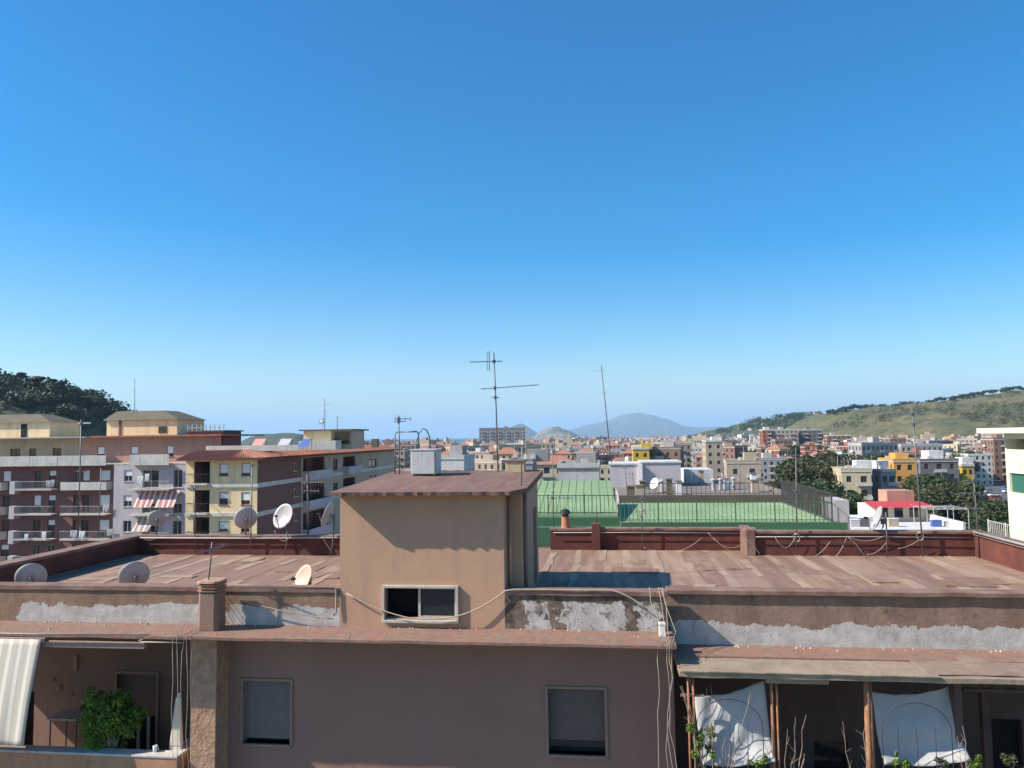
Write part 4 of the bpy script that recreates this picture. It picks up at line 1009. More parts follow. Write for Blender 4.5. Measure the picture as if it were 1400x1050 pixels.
for k, r in enumerate(recs):
    mb = MB(off); F2.slab(mb, r[0]-.1, r[1]+.1, 1.5, 1.6, r[2], r[3]); F2.slab(mb, r[0]-.1, r[0], .16, 1.5, r[2], r[3]); F2.slab(mb, r[1], r[1]+.1, .16, 1.5, r[2], r[3])
    lg = mb.build('loggia', M_brownw, H1)
    mb = MB(off); F2.slab(mb, r[0]+(r[1]-r[0])*.3, r[0]+(r[1]-r[0])*.62, 1.35, 1.49, r[2], r[2]+2.1); mb.build('door', M_glass, lg)
    balcony(F2, H1, off, r[0]-.2, r[1]+.2, r[2]+.02, .9, M_greyw, M_raild, 1.0, True)
for z in (zb1, zb2):
    mb = MB(off); F2.slab(mb, .0, F2.L, -.1, 0, z-.22, z+.22); mb.build('floor_band', M_band, H1)
# body, tiled eaves
MB(off).box(uL, VC+1.7, 0, UC-1.7, v3, zE-.02).build('core', M_brownw, H1)
MB(off).box(uL, VC+.3, 0, uL+.25, v3, zE-.021).build('end_wall', M_mauve, H1)
mb = MB(off); ov = .95; zt_ = zE+.75
lo = [(uL-.4, VC-ov, zE), (UC+ov, VC-ov, zE), (UC+ov, v3+ov, zE), (uL-.4, v3+ov, zE)]
hi = [(uL+.4, VC+2.6, zt_), (UC-2.6, VC+2.6, zt_), (UC-2.6, v3-1, zt_), (uL+.4, v3-1, zt_)]
rf = mb.hexa(lo, hi).build('roof', M_tile, H1)
MB(off).box(uL-.42, VC-ov-.03, zE-.14, UC+ov+.03, VC-ov+.03, zE+.08).box(UC+ov-.03, VC-ov+.03, zE-.14, UC+ov+.03, v3+ov, zE+.08).build('gutter', M_redwall, rf)
n = 26                              # rows of roof tiles seen as ridges on both slopes
for k in range(n):
    a = uL-.3+(UC+.4-uL)*k/n; MB(off).tube([(a, VC-ov, zE+.05), (min(a, UC-2.6) if a > UC-2.6 else a, VC+2.5, zt_+.03)], .07, 5).build('tile_row', M_tile, rf)
for k in range(60):
    vv = VC+(v3-VC)*k/60; MB(off).tube([(UC+ov, vv, zE+.05), (UC-2.5, max(vv, VC+2.6), zt_+.03)], .08, 5).build('tile_row', M_tile, rf)
# roof terrace wall, laundry, penthouse
pt0 = lu(285, 612, VC+4); pt1 = lu(411, 612, VC+4)
tp = MB(off).box(pt0, VC+3.5, zt_-.1, pt1, VC+3.65, lz(340, 609, VC+3.5)).build('terrace_wall', M_band, H1)
zp0, zp1 = zt_-.1, lz(445, 587, VC+9)
pa, pb = lu(415, 600, VC+9), lu(480, 600, VC+9)
ph = MB(off).box(pa, VC+9, zp0, pa+(pb-pa)*.58, VC+14, zp1-.15).build('penthouse', M_cream, H1)
MB(off).box(pa-.4, VC+8.6, zp1-.15, pb+.3, VC+14.4, zp1).build('penthouse_roof', M_oliver, ph)
MB(off).box(pa+(pb-pa)*.581, VC+9.4, zp0, pb, VC+13.5, zp1-.151).build('penthouse_bay', M_beige, ph)
MB(off).box(pa+(pb-pa)*.63, VC+9.3, zp1-1.6, pb-.3, VC+9.39, zp1-.35).build('glazing', M_glass, ph)
MB(off).box(pa+.2, VC+7.2, zp0, pa+(pb-pa)*.8, VC+8.99, zp0+.95).build('terrace_block', M_band, H1)
for k, (x0, x1, c) in enumerate(((347, 362, M_pink), (382, 397, M_greyw), (412, 424, M_blue))):
    a, b = lu(x0, 605, VC+5), lu(x1, 605, VC+5); z0, z1 = lz(x0, 611, VC+5), lz(x0, 600, VC+5)
    of = ((a+b)/2, VC+5, 0)
    t = gthing('roof_awning', (a+b)/2, VC+5, ['faded pink awning on the corner house roof terrace', 'grey awning on the corner house roof terrace', 'blue tarpaulin beside the penthouse'][k], 'awning')
    MB(of).hexa([(a, VC+4.2, z0), (b, VC+4.2, z0), (b, VC+4.25, z0), (a, VC+4.25, z0)], [(a, VC+5.4, z1), (b, VC+5.4, z1), (b, VC+5.45, z1), (a, VC+5.45, z1)]).build('cloth', c, t)
    for q in (a, b): MB(of).tube([(q, VC+5.42, zt_-.1), (q, VC+5.42, z1)], .03, 5).build('pole', M_mast, t)
def vu(px, py, v): return W(*lv(px, py, v))
b, t = vu(444, 590, VC+10), vu(444, 545, VC+10); b.z = zp1-.02
mast(b, t, .04, 'thin aerial mast on the penthouse roof', [(.8, X, 1.2, 3, .2, True), (.6, X*.6+Yd, .9, 3, .3, False)], 'aerials on neighbouring roofs')
u, v_, z = lv(441, 577, VC+10)
dish(W(u-.2, v_, zp1-.01), W(u, v_, z), .4, (-.6, -.5, .5), 'small dark dish on the penthouse roof', M_mast, group='dishes on neighbouring roofs')
b, t = vu(461, 590, VC+12), vu(461, 569, VC+12); b.z = zp1-.02
mast(b, t, .035, 'short aerial on the far end of the penthouse roof', [(.9, X, .5, 3, .15, True)], 'aerials on neighbouring roofs')
# chimney near the end of the tiled roof
u, v_, z = lv(513, 600, VC+30)
MB(off).box(u-.4, v_-.4, zt_-.2, u+.4, v_+.4, z).build('chimney', M_oliver, H1)

# ---- long balconied apartment block
VB = 76.0; ua = lu(-70, 650, VB); ub = lu(258, 650, VB); off = ((ua+ub)/2, VB, 0)
H2 = gthing('apartment_block', (ua+ub)/2, VB, 'long mauve apartment block with rows of balconies and pink awnings', 'building')
us = lu(164, 650, VB); zA = lz(100, 634, VB); zR = lz(100, 597.5, VB)
FA = Facade((ua, VB), (us, VB)); FC = Facade((us, VB-1.2), (ub+.3, VB-1.2))
fl = [zA-3.12*k for k in range(1, 6)]
def q2(F, x0, x1, z0, z1): return (lu(x0, 680, VB)-F.A.x, lu(x1, 680, VB)-F.A.x, z0, z1)
opsA = []; opsC = []
for k, z in enumerate(fl):
    for x0, x1 in ((-55, -43), (-24, -14), (3, 14), (46, 56), (66, 76), (100, 109), (112, 122), (136, 150)): opsA.append(q2(FA, x0, x1, z+.1 if x0 not in (66, 112) else z+.1, z+2.3))
    for x0, x1 in ((177, 188), (202, 224), (244, 256)): opsC.append(q2(FC, x0, x1, z+(.9 if x0 == 177 else .1), z+2.3))
MB(off).wall(FA.A, FA.B, 2, zA-.2, opsA, .2).build('front_wall', M_mauve, H2)
MB(off).wall(FC.A, FC.B, 2, zA-.2, opsC, .2).build('bay_wall', M_greyw, H2)
MB(off).box(us, VB-1.199, 2, us+.2, VB+.3, zA-.21).build('bay_return', M_greyw, H2)
MB(off).box(ub+.31, VB-1.2, 2, ub+5, VB+14, zA+.2).build('end_wall', M_mauve, H2)
for o in opsA: window(FA, H2, off, o, M_beige if rng.random() < .4 else M_mauve, M_glass, dep=.16, shut=rng.choice((None, .4, .7, None)))
for o in opsC: window(FC, H2, off, o, M_band, M_glass, dep=.16, shut=rng.choice((None, .5, None)))
for k, z in enumerate(fl[:4]):
    for x0, x1 in ((-66, -36), (-30, 11), (30, 80), (92, 154)):
        a, b, _, _ = q2(FA, x0, x1, 0, 0); balcony(FA, H2, off, a, b, z, 1.3, M_band, M_railw, 1.0, (x0 == 92 and k == 0) or (x0 == -30))
    a, b, _, _ = q2(FC, 190, 246, 0, 0); balcony(FC, H2, off, a, b, z, 1.2, M_band, M_railw, 1.0, False)
    for x0 in (23, 163.2, -33.5):
        a = q2(FA, x0, x0+7, 0, 0)
        if x0 < 160: mb = MB(off); FA.slab(mb, a[0], a[1], -1.28, -.02, z-.6, z+1.0); mb.build('party_wall', M_greyw, H2)
# attic storey and its parapet
for x0, x1 in ((-66, 50), (50.6, 88), (89, 154)):
    a, b, _, _ = q2(FA, x0, x1, 0, 0); mb = MB(off); FA.slab(mb, a, b, -1.5, 0, zA-.22, zA-.02); FA.slab(mb, a, b, -1.5, -1.38, zA-.02, zA+1.05); mb.build('attic_parapet', M_band, H2)
a, b, _, _ = q2(FC, 190, 243, 0, 0); mb = MB(off); FC.slab(mb, a, b, -.9, 0, zA-.22, zA); FC.slab(mb, a, b, -.9, -.8, zA, zA+1.1); mb.build('attic_parapet', M_band, H2)
MB(off).box(ua, VB+.21, zA-.2, ub, VB+14, zA-.01).build('attic_floor', M_band, H2)
MB(off).box(ua, VB+.8, 0, ub, VB+13.8, zA-.3).build('core', M_brownw, H2)
FT = Facade((ua, VB+3), (lu(112, 610, VB+3), VB+3)); FS = Facade((lu(112, 610, VB+2.4), VB+2.4), (ub+3, VB+2.4))
opT = [(lu(x0, 610, VB+3)-ua, lu(x1, 610, VB+3)-ua, zA, zA+2.0) for x0, x1 in ((-40, -30), (-12, -4), (14, 28), (40, 50), (72, 84))]
MB(off).wall(FT.A, FT.B, zA-.01, zR-.1, opT, .2).build('attic_wall', M_beige, H2)
for o in opT: window(FT, H2, off, o, M_oliver, M_glass)
opS = [(lu(x0, 610, VB+2.4)-FS.A.x, lu(x1, 610, VB+2.4)-FS.A.x, zA+.75, zA+2.1) for x0, x1 in ((133, 143), (179, 189), (228, 237))]
MB(off).wall(FS.A, FS.B, zA-.01, zR-.1, opS, .2).build('attic_wall', M_salmon, H2)
for o in opS: window(FS, H2, off, o, M_mauve, M_glass, shut=.3)
MB(off).box(ua, VB+.6, zR-.1, lu(112, 600, VB), VB+14, zR+.06).build('attic_roof', M_dish, H2)
MB(off).box(lu(113, 600, VB), VB+1.5, zR-.1, ub+3.4, VB+14, zR+.1).build('attic_roof', M_tile, H2)
# stair heads on its roof
def hut(px0, px1, py, v, dv, zb, mat, roofmat, hip, nm='stair_head'):
    a, b = lu(px0, 580, v), lu(px1, 580, v); z = lz((px0+px1)/2, py, v); h = MB(off).box(a, v, zb-.1, b, v+dv, z-hip).build(nm, mat, H2)
    i = min(1.8, (b-a)*.3)
    MB(off).hexa([(a-.35, v-.35, z-hip), (b+.35, v-.35, z-hip), (b+.35, v+dv+.35, z-hip), (a-.35, v+dv+.35, z-hip)], [(a+.2, v+i, z), (b-i*1.6, v+i, z), (b-i*1.6, v+dv-i, z), (a+.2, v+dv-i, z)]).build('hut_roof', roofmat, h)
    return h, a, b, z
h, a, b, z = hut(-30, 68, 566, VB+5, 6, zR, M_cream, M_oliver, 1.2)
MB(off).box(lu(29, 585, VB+5), VB+4.94, zR, lu(37, 585, VB+5), VB+4.99, zR+1.9).build('door', M_black, h)
h, a, b, z = hut(146, 242, 561, VB+6, 7, zR, M_cream, M_oliver, 1.3)
MB(off).box(lu(163, 578, VB+6), VB+5.9, zR, lu(166, 578, VB+6), VB+5.98, z-1.3).build('downpipe', M_brownw, h)
MB(off).box(lu(217, 583, VB+6), VB+5.93, zR+.4, lu(228, 583, VB+6), VB+5.99, zR+1.3).build('window', M_glass, h)
b_, t_ = vu(184, 565, VB+9), vu(184, 518, VB+9); b_.z = z-.1
mast(b_, t_, .04, 'lone tall aerial mast on the olive hip roof', [(.96, X, .7, 3, .15, True)], 'aerials on neighbouring roofs')
pgA, pgB = lu(256, 590, VB+4), lu(305, 590, VB+4); zq = lz(280, 590, VB+4); zq2 = lz(280, 580, VB+4)
pg = MB(off).box(pgA, VB+4, zA, pgB, VB+9, zq).build('roof_annex', M_mauve, H2)
MB(off).box(pgA-.2, VB+3.8, zq, pgB+.3, VB+9.2, zq+.15).build('annex_roof', M_oliver, pg)
for k in range(9): a = pgA+(pgB-pgA)*k/8; MB(off).box(a-.05, VB+4.1, zq+.15, a+.05, VB+4.2, zq2).build('annex_post', M_railw, pg)
MB(off).box(pgA, VB+4.12, zq2-.5, pgB, VB+4.17, zq2-.42).build('annex_rail', M_railw, pg)
# pink awnings, laundry
ga = 'pink awnings on the apartment block'
for k, (x0, x1, y0, y1) in enumerate(((188, 212, 671, 694), (217, 243, 671, 694), (187, 209, 707, 727))):
    a, b = lu(x0, 680, VB-2), lu(x1, 680, VB-2); z0, z1 = lz(x0, y1, VB-2.6), lz(x0, y0, VB-1.8); of = ((a+b)/2, VB-2, 0)
    t = gthing('balcony_awning', (a+b)/2, VB-2, ['pink striped awning over the balcony beside the grey wall', 'pink striped awning next to another on the same balcony', 'cream striped awning one storey below the pink ones'][k], 'awning', ga)
    mb = MB(of); n = 10
    for i in range(n):
        p0 = a+(b-a)*i/n; p1 = a+(b-a)*(i+1)/n; e = .04*(i % 2)
        mb.face((p0-.3, VB-2.5-e, z0), (p1-.3, VB-2.5-(.04-e), z0), (p1, VB-1.3, z1), (p0, VB-1.3, z1))
    o = mb.build('cloth', stripes('pink_stripes%d' % k, (.5, .2, .17) if k < 2 else (.4, .3, .25), (.75, .66, .6), 9), t); so = o.modifiers.new('thick', 'SOLIDIFY'); so.thickness = .01
    MB(of).tube([(a-.3, VB-2.52, z0), (b-.3, VB-2.52, z0)], .03, 6).build('bar', M_mast, t)
rg = random.Random(31)
for k, (px, py, w) in enumerate(((66, 662, 6), (72, 661, 5), (101, 730, 10), (112, 731, 8), (145, 695, 9), (150, 728, 8), (60, 732, 6), (200, 655, 8), (36, 735, 5), (209, 652, 6))):
    a = lu(px-w/2, py, VB-1.45); b = lu(px+w/2, py, VB-1.45); z = lz(px, py-5, VB-1.45); of = ((a+b)/2, VB-1.45-1.2*(px > 165), 0)
    vv = VB-1.45-1.2*(px > 165); mb = MB(of); n = 6
    for i in range(n):
        p0 = a+(b-a)*i/n; p1 = a+(b-a)*(i+1)/n; e = .04*sin(i*1.7)
        mb.face((p0, vv-.02-e, z-rg.uniform(.7, 1.0)), (p1, vv-.02+e, z-rg.uniform(.7, 1.0)), (p1, vv, z), (p0, vv, z))
    o = mb.build('hanging_laundry', rg.choice((M_cloth, M_white, M_greyw)), None)
    o.location = W(of[0], of[1], 0); o.rotation_euler = (0, 0, -TH); so = o.modifiers.new('thick', 'SOLIDIFY'); so.thickness = .01
    tag(o, 'pale washing hung over a balcony rail of the mauve block', 'laundry', 'washing on the balconies')

# ---- green roofed building behind
def railing(root, off, pts, h, mat, step=.22, name='railing', r=.016):
    """uprights and two rails along a polyline of grid points (u, v, z); every fifth upright is a post of its own"""
    mb = MB(off); posts = []
    for (a, b) in zip(pts, pts[1:]):
        a = Vector(a); b = Vector(b); n = max(2, int((b-a).length/step))
        for i in range(n+1):
            p = a.lerp(b, i/n)
            if i % 9 == 0: posts.append(p)
            else: mb.tube([p, p+Vector((0, 0, h))], r, 4)
        mb.tube([a+Vector((0, 0, h)), b+Vector((0, 0, h))], r*1.6, 5); mb.tube([a+Vector((0, 0, .12)), b+Vector((0, 0, .12))], r*1.3, 5)
    rr = mb.build(name, mat, root); rr['kind'] = 'stuff'
    for p in posts: MB(off).tube([p, p+Vector((0, 0, h+.08))], r*2.4, 5).build('post', mat, rr)
VG = 28.0; g0, g1 = lu(700, 700, VG), lu(845, 700, VG); zg = lz(790, 704, VG); zr = lz(790, 657, VG+10); off = (g0, VG, 0)
G1 = gthing('green_roofed_building', g0, VG, 'building with sloping green painted roof and green railing', 'building')
MB(off).box(g0, VG+.2, 0, g1, VG+11, zg-.35).build('walls', M_beige, G1)
r1 = MB(off).hexa([(g0, VG+.1, zg-.3), (g1, VG+.1, zg-.3), (g1-.4, VG+10, zg-.3), (g0, VG+10, zg-.3)], [(g0, VG+.1, zg), (g1, VG+.1, zg), (g1-.4, VG+10, zr), (g0, VG+10, zr)]).build('green_slope', M_green, G1)
for k in range(1, 12): a = g0+(g1-g0)*k/12; MB(off).tube([(a, VG+.15, zg+.012), (a-.2, VG+9.95, zr+.012)], .02, 4).build('seam', M_green, r1)
MB(off).box(g0, VG-.25, zg-.55, g1+.1, VG+.09, zg-.12).build('gutter', M_dkgreen, G1)
MB(off).box(g0, VG-1.2, zg-1.5, g1+.3, VG-.26, zg-.56).build('lower_fascia', M_dkgreen, G1)
railing(G1, off, [(g0, VG+.2, zg), (g1-.05, VG+.2, zg)], 1.05, M_railg)
h0, h1 = g1+.12, lu(1142, 714, VG-.6); zh = lz(960, 714, VG-.6)
MB(off).box(h0, VG-.6, 0, h1, VG+12, zh-.3).build('walls', M_beige, G1)
r2 = MB(off).box(h0-.02, VG-.9, zh-.28, h1+.25, VG+12, zh-.02).build('green_terrace', M_green, G1)
MB(off).box(h0, VG-1.0, zh-.5, h1+.5, VG-.91, zh+.03).build('gutter', M_dkgreen, r2)
for k in range(1, 22): a = h0+(h1-h0)*k/22; MB(off).box(a-.02, VG-.85, zh-.021, a+.02, VG+11.9, zh+.012).build('seam', M_green, r2)
railing(G1, off, [(h0, VG-.55, zh), (h1-.1, VG-.55, zh)], 1.05, M_railg)
railing(G1, off, [(h1-.1, VG-.5, zh), (h1-.1, VG+11.5, zh)], 1.5, M_raild, .18, 'side_fence')
MB(off).box(h1+.3, VG-2, 0, h1+1.8, VG-.5, zh-.5).box(lu(1030, 720, VG-1.6), VG-2, zh-.9, h1+1.8, VG-1.01, zh-.55).build('lower_walkway', plain('pale_green_walk', (.3, .38, .3), rough=.8), G1)
MB(off).box(lu(1133, 700, VG+4), VG+3, zh-2, lu(1154, 700, VG+4), VG+5.5, lz(1143, 682, VG+4)).build('stair_block', M_greyw, G1)

# ---- brown felt roof with white lift housing
VF = 46.0; f0, f1 = lu(846, 680, VF), lu(1085, 680, VF); zf = lz(950, 677, VF); off = (f0, VF, 0)
G2 = gthing('felt_roofed_block', f0, VF, 'low block with brown felt roof and pale lift housings', 'building')
MB(off).box(f0, VF+.3, 0, f1, VF+24, zf-.35).build('walls', M_greyw, G2)
MB(off).box(f0, VF, zf-1.0, f1, VF+.29, zf).build('front_parapet', M_oliver, G2)
MB(off).box(f0+.01, VF+.3, zf-.34, f1, VF+24, zf-.25).build('roof', M_felt, G2)
MB(off).box(f1-.3, VF+.3, zf-.25, f1, VF+24, zf+.1).build('side_parapet', M_felt, G2)
VH = VF+14
for x0, x1, y0 in ((834, 873, 635), (877, 931, 633)):
    a, b = lu(x0, 650, VH), lu(x1, 650, VH); h = MB(off).box(a, VH, zf-.3, b, VH+5, lz(880, y0, VH)).build('lift_housing', M_greyw, G2)
    MB(off).box(a-.1, VH-.1, lz(880, y0, VH), b+.1, VH+5.1, lz(880, y0-2, VH)).build('housing_roof', M_wroof, h)
MB(off).box(lu(872.5, 650, VH-.4), VH-.4, zf-.3, lu(878.5, 650, VH-.4), VH-.01, lz(880, 634, VH)).build('white_shaft', M_white, G2)
b_, t_ = vu(832, 640, VH+1), vu(822, 500, VH+1); b_.z = lz(880, 634, VH)-.1
b_ = Vector((W(lu(836, 640, VH+1), VH+1, 0).x, W(lu(836, 640, VH+1), VH+1, 0).y, b_.z))
mast(b_, t_, .05, 'very tall slightly leaning mast rising from the pale lift housing', [(.95, -X, 1.3, 3, .1, True), (.72, X*.3+Yd, .5, 3, .3, False), (.33, X*.7+Yd*.4, .7, 3, .3, False)], 'aerials on neighbouring roofs')
for k, (px, py) in enumerate(((896, 667), (905, 672), (975, 661), (985, 661), (1003, 661))):
    v_ = VF+6+k; u, _, z = lv(px, py, v_)
    if k < 1: dish(W(u, v_, zf-.26), W(u, v_, max(z, zf+.5)), .5, (-.7, -.5, .4), 'white dish standing on the brown felt roof', M_white, group='dishes on neighbouring roofs')
    else:
        t = gthing('roof_vent', u, v_, 'pale vent pipe standing on the brown felt roof', 'vent', 'vents on the brown felt roof'); of = (u, v_, 0)
        MB(of).lathe((u, v_, zf-.27), [(.16, 0), (.14, .7), (.1, .9)], 10).build('flue', M_dish, t); MB(of).lathe((u, v_, zf+.62), [(.22, 0), (.24, .1), (.05, .22)], 10).build('cowl', M_greyw, t)

rv = random.Random(17)
for k in range(14):
    px = rv.uniform(850, 1060); v_ = VF+rv.uniform(2, 20)
    if 832 < px < 935 and v_ > VF+12: continue
    u = lu(px, 670, v_); of = (u, v_, 0); hgt = rv.uniform(.5, 1.3)
    t = gthing('roof_vent', u, v_, 'short weathered chimney stub on the brown felt roof', 'vent', 'chimney stubs on the brown felt roof')
    a = rv.uniform(.15, .3); MB(of).box(u-a, v_-a, zf-.27, u+a, v_+a, zf-.25+hgt).build('stack', rv.choice((M_greyw, M_oliver, M_beige, M_white)), t)
    MB(of).box(u-a-.07, v_-a-.07, zf-.25+hgt, u+a+.07, v_+a+.07, zf-.15+hgt).build('cap', M_felt, t)
for k, px in enumerate((858, 868, 945, 1012)):
    v_ = VF+3+2*k; u = lu(px, 670, v_); b_ = W(u, v_, zf-.26); mast(b_, b_+Vector((rv.uniform(-.2, .2), 0, rv.uniform(1.6, 2.8))), .03, 'low aerial standing among vents on the brown felt roof', [(.9, X*rv.uniform(-1, 1)+Yd*.5, .9, 5, .25, False)], 'aerials on the brown felt roof')
MB(off).box(lu(937, 650, VH+4), VH+4, zf-.3, lu(975, 650, VH+4), VH+9, lz(955, 642, VH+4)).build('white_shed', M_wroof, G2)
railing(G2, off, [(f0+2, VF+.15, zf), (f1, VF+.15, zf)], .9, M_raild, .35)

# ---- white terraced building with red awning
VT = 68.0; q0, q1 = lu(1150, 715, VT), lu(1320, 715, VT); zw = lz(1230, 727, VT); off = (q0, VT, 0)
G3 = gthing('white_terrace_building', q0, VT, 'white roof terrace with red awning and metal pergola', 'building')
MB(off).box(q0, VT, 0, q1, VT+16, zw).build('walls', M_yellow, G3)
MB(off).box(q0, VT-.1, zw, q1, VT+16, zw+.08).build('terrace_floor', M_wroof, G3)
MB(off).box(q1-.25, VT, zw+.08, q1, VT+10, zw+.95).build('terrace_parapet', M_wroof, G3)
MB(off).box(q0, VT+5.8, zw+.08, lu(1200, 700, VT+6), VT+6, zw+.9).build('terrace_parapet', M_wroof, G3)
vh = VT+9; hA, hB = lu(1196, 700, vh), lu(1268, 700, vh)
MB(off).box(hA, vh, zw, hB, vh+6, lz(1230, 693, vh)).build('roof_room', M_yellow, G3)
for k in range(3): a = hA+.5+k*1.6; MB(off).box(a, vh-.06, zw+.5, a+.9, vh-.01, zw+1.6).build('window', M_glass, G3)
MB(off).box(lu(1213, 680, vh+3), vh+3, zw+1, lu(1250, 680, vh+3), vh+6, lz(1230, 671, vh+3)).build('pink_room', M_salmon, G3)
MB(off).hexa([(lu(1190, 690, vh-1), vh-1.5, lz(1230, 694, vh-1.5)), (hB+.4, vh-1.5, lz(1230, 694, vh-1.5)), (hB+.4, vh-1.45, lz(1230, 694, vh-1.5)), (lu(1190, 690, vh-1), vh-1.45, lz(1230, 694, vh-1.5))], [(lu(1192, 690, vh), vh+2.9, lz(1230, 685, vh+3)), (hB+.4, vh+2.9, lz(1230, 685, vh+3)), (hB+.4, vh+2.95, lz(1230, 685, vh+3)), (lu(1192, 690, vh), vh+2.95, lz(1230, 685, vh+3))]).build('red_awning', M_redaw, G3)
pa_, pb_ = lu(1262, 700, VT+3), lu(1318, 700, VT+3); zpg = lz(1290, 695, VT+3)
pgl = MB(off)
for a in (pa_, (pa_+pb_)/2, pb_):
    for v_ in (VT+2, VT+5.5): pgl.tube([(a, v_, zw+.05), (a, v_, zpg), (a-.3, v_, zpg+.2)], .04, 5)
for v_ in (VT+2, VT+5.5): pgl.tube([(pa_, v_, zpg), (pb_, v_, zpg)], .04, 5)
for k in range(7): a = pa_+(pb_-pa_)*k/6; pgl.tube([(a, VT+2, zpg+.02), (a, VT+5.5, zpg+.02)], .025, 4)
pgl.build('pergola', M_railw, G3)
for k, (px, c, hh) in enumerate(((1170, M_greyw, .8), (1182, M_mast, 1.0), (1222, M_beige, .9), (1281, M_blue, .8), (1300, M_greyw, .7))):
    v_ = VT+3.5; u = lu(px, 712, v_); t = gthing('terrace_cabinet', u, v_, ['grey', 'steel', 'beige', 'blue', 'pale grey'][k]+' storage chest standing on the white roof terrace', 'chest'); of = (u, v_, 0)
    MB(of).box(u-.5, v_, zw+.07, u+.5, v_+.5, zw+hh).build('chest_body', c, t, bevel=.02); MB(of).box(u-.54, v_-.03, zw+hh, u+.54, v_+.53, zw+hh+.06).build('lid', M_white, t)

# ---- pale yellow house at the edge of view
UY = lu(1376, 650, 30); off = (UY, 18, 0)
G4 = gthing('pale_yellow_house', UY, 18, 'pale yellow house with flat overhanging roof and green shutter', 'building')
FY = Facade((UY, 30), (UY, 14)); 
vy = lambda px, py: onu(px, py, UY)
FY = Facade((UY, 30.0), (UY, 14.0)); zy = lambda py: lz(1376, py, 30)
o1 = (.12, 9, zy(614), zy(600)); o2 = (.3, 9, zy(672), zy(646))
MB(off).wall(FY.A, FY.B, 0, zy(592), [o1, o2], .9).build('side_wall', M_yellow, G4)
mb = MB(off); FY.slab(mb, .05, 9.2, .9, 1.0, zy(616), zy(598)); mb.build('dark_loggia', M_oliver, G4)
mb = MB(off); FY.slab(mb, .05, 9.2, .12, .6, zy(674), zy(644)); mb.build('green_shutter', plain('green_shutter', (.03, .13, .09)), G4)
MB(off).box(UY+1.1, 14, 0, UY+14, 30, zy(592)-.01).build('core', M_yellow, G4)
MB(off).face((UY, 30, 0), (UY+14, 30, 0), (UY+14, 30, zy(592)), (UY, 30, zy(592))).build('rear_wall', M_yellow, G4)
ry = MB(off).box(UY-.95, 13, zy(592), UY+15, 31, zy(585)).build('roof', M_yellow, G4)
MB(off).box(UY-.05, 14.5, zy(595), UY-.001, 29, zy(592)-.02).build('cornice', M_white, G4)
for k in range(4): MB(off).box(UY+.3+k*1.1, 27, zy(585), UY+1+k*1.1, 28, zy(581)).build('vent', M_white, ry)
MB(off).box(UY-1.2, 18, zy(737)-.2, UY, 30, zy(737)).build('balcony', M_yellow, G4)
railing(G4, off, [(UY-1.1, 29.9, zy(737)), (UY-1.1, 18, zy(737))], 1.0, M_railw, .2)

